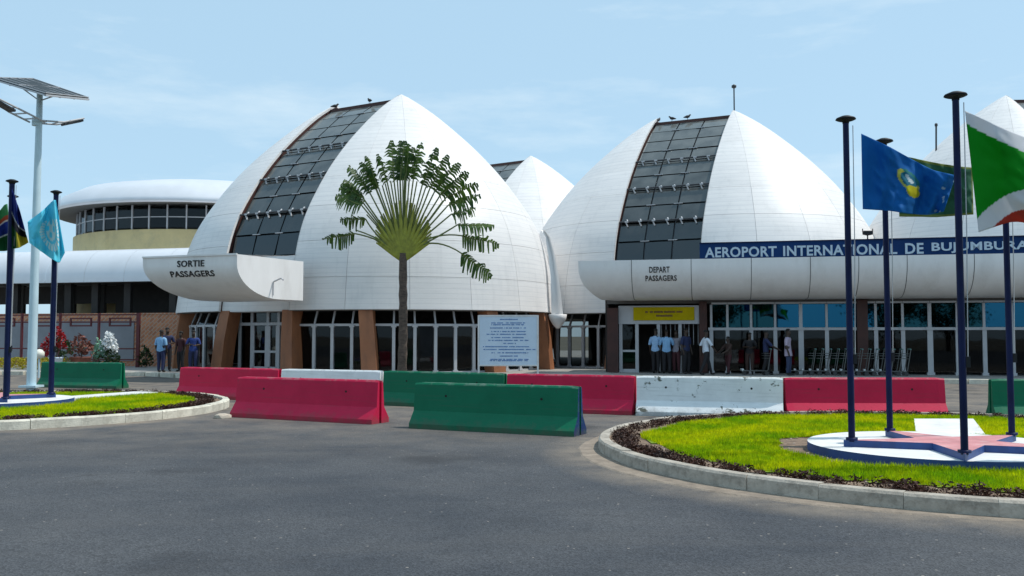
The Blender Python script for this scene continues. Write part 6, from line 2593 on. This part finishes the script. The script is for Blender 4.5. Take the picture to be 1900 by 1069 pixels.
# ================================================================== small things on the roofs
fb = at(1610, 432, 36.0)
fq = thing('floodlight', 'small black floodlight on a bracket above the blue name board', 'lamp', fb)
MB().box((0, 0, 0), (0.34, 0.14, 0.16), bev=.02).build('lamp_body', M['polecap'], fq)
MB().tube([(-.2, 0, .16), (-.19, 0, -.06), (0, 0.02, -.1), (.19, 0, -.06), (.2, 0, .16)], .02, 6).tube([(0, .02, -.1), (0, .02, -.38)], .025, 6).build('bracket', M['polecap'], fq)


def bird(p, rz, label):
    t = thing('bird', label, 'bird', p, rz, 'birds on the dome tops')
    mb = MB()
    pts = [(-.22, 0, .10), (-.13, 0, .12), (-.03, 0, .145), (.07, 0, .17), (.11, 0, .225), (.14, 0, .25), (.19, 0, .245)]
    mb.tube(pts, [.018, .045, .075, .065, .04, .042, .008], 8)
    for s in (-1, 1):
        mb.tube([(0, s * .025, .10), (.01, s * .025, 0)], .008, 4)
    mb.build('body', M['bird'], t)


def strip_world(hall_i, rot, x, s):
    v = strip_pt(s, x, GL_OFF + 0.05)
    v = Vector((v.x, v.y, v.z))
    return A1[hall_i] + Matrix.Rotation(-R(rot), 3, 'Z') @ v


zt0 = prof(S_GLASS1, GL_OFF + 0.04)
def top_pt(i, rot, x):
    return A1[i] + Matrix.Rotation(-R(rot), 3, 'Z') @ Vector((x, -zt0[0] + 0.03, zt0[1] + 0.1))
for i, rot, x, rz, lb_ in ((0, 30, -3.6, .4, 'dark bird at the far corner of the skylight top behind the palm'), (0, 30, -1.5, 2.2, 'dark bird midway along the skylight top behind the palm'),
                          (1, 26, -3.7, 1.0, 'dark bird at the corner of the departures dome skylight'), (1, 26, -3.0, 2.6, 'dark bird second from the corner of the departures dome skylight'), (1, 26, -2.2, .2, 'dark bird midway on the departures dome skylight top')):
    bird(top_pt(i, rot, x), rz, lb_)
tb = at(317, 338, 56.0)
bird(Vector((TC.x + (tb.x - TC.x), tb.y, 10.87)), 0.6, 'dark bird on the disc roof of the round building')


# ================================================================== trees across the road behind the viewer (they show in the window panes)
def broad_tree(p, h, rad, seed, proto=None):
    rg = np.random.default_rng(seed)
    t = thing('leafy_tree', 'leafy tree across the road mirrored in the upper window panes', 'tree', p, seed * 1.3, 'trees mirrored in the glass')
    if proto:
        for ch in proto.children:
            inst(ch.name.split('.')[0], ch.data, t)
        t.scale = (rad / 4.5, rad / 4.5, h / 9.0)
        return t
    MB().tube([(0, 0, 0), (.1, .05, 1.6), (.15, -.05, 4.5)], [.28, .22, .1], 10).tube([(.1, .05, 1.6), (1.4, .4, 3.6)], [.12, .04], 7).tube([(.1, 0, 2), (-1.3, -.5, 4)], [.12, .04], 7).build('trunk', M['trunk'], t)
    cl = rg.normal(size=(46, 3)); cl /= np.linalg.norm(cl, axis=1)[:, None]
    cl = cl * np.array([3.6, 3.6, 3.3]) * rg.uniform(.35, 1, (46, 1)) + np.array([0, 0, 5.0])
    n = 46 * 130
    c = np.repeat(cl, 130, 0) + rg.normal(size=(n, 3)) * 0.55
    d1 = rg.normal(size=(n, 3)); d1 /= np.linalg.norm(d1, axis=1)[:, None]
    d2 = np.cross(d1, rg.normal(size=(n, 3))); d2 /= np.linalg.norm(d2, axis=1)[:, None]
    sz = rg.uniform(.09, .2, (n, 1))
    v = np.stack([c - d1 * sz, c - d2 * sz * .5, c + d1 * sz, c + d2 * sz * .5], 1).reshape(-1, 3)
    inst('crown', fast_mesh('crown', v, np.arange(len(v)).reshape(-1, 4), M['shrubg']), t)
    return t


tr0 = broad_tree(Vector((-7, -30, 0)), 9, 4.5, 1)
for k, (x, y, h, r_) in enumerate(((11.5, -31, 10, 5.0), (16.5, -34, 8, 4.2), (-17, -33, 11, 5.5), (-27, -30, 9, 5.0), (32, -33, 10, 5.2), (-38, -36, 10, 5.5))):
    broad_tree(Vector((x, y, 0)), h, r_, 2 + k, tr0)
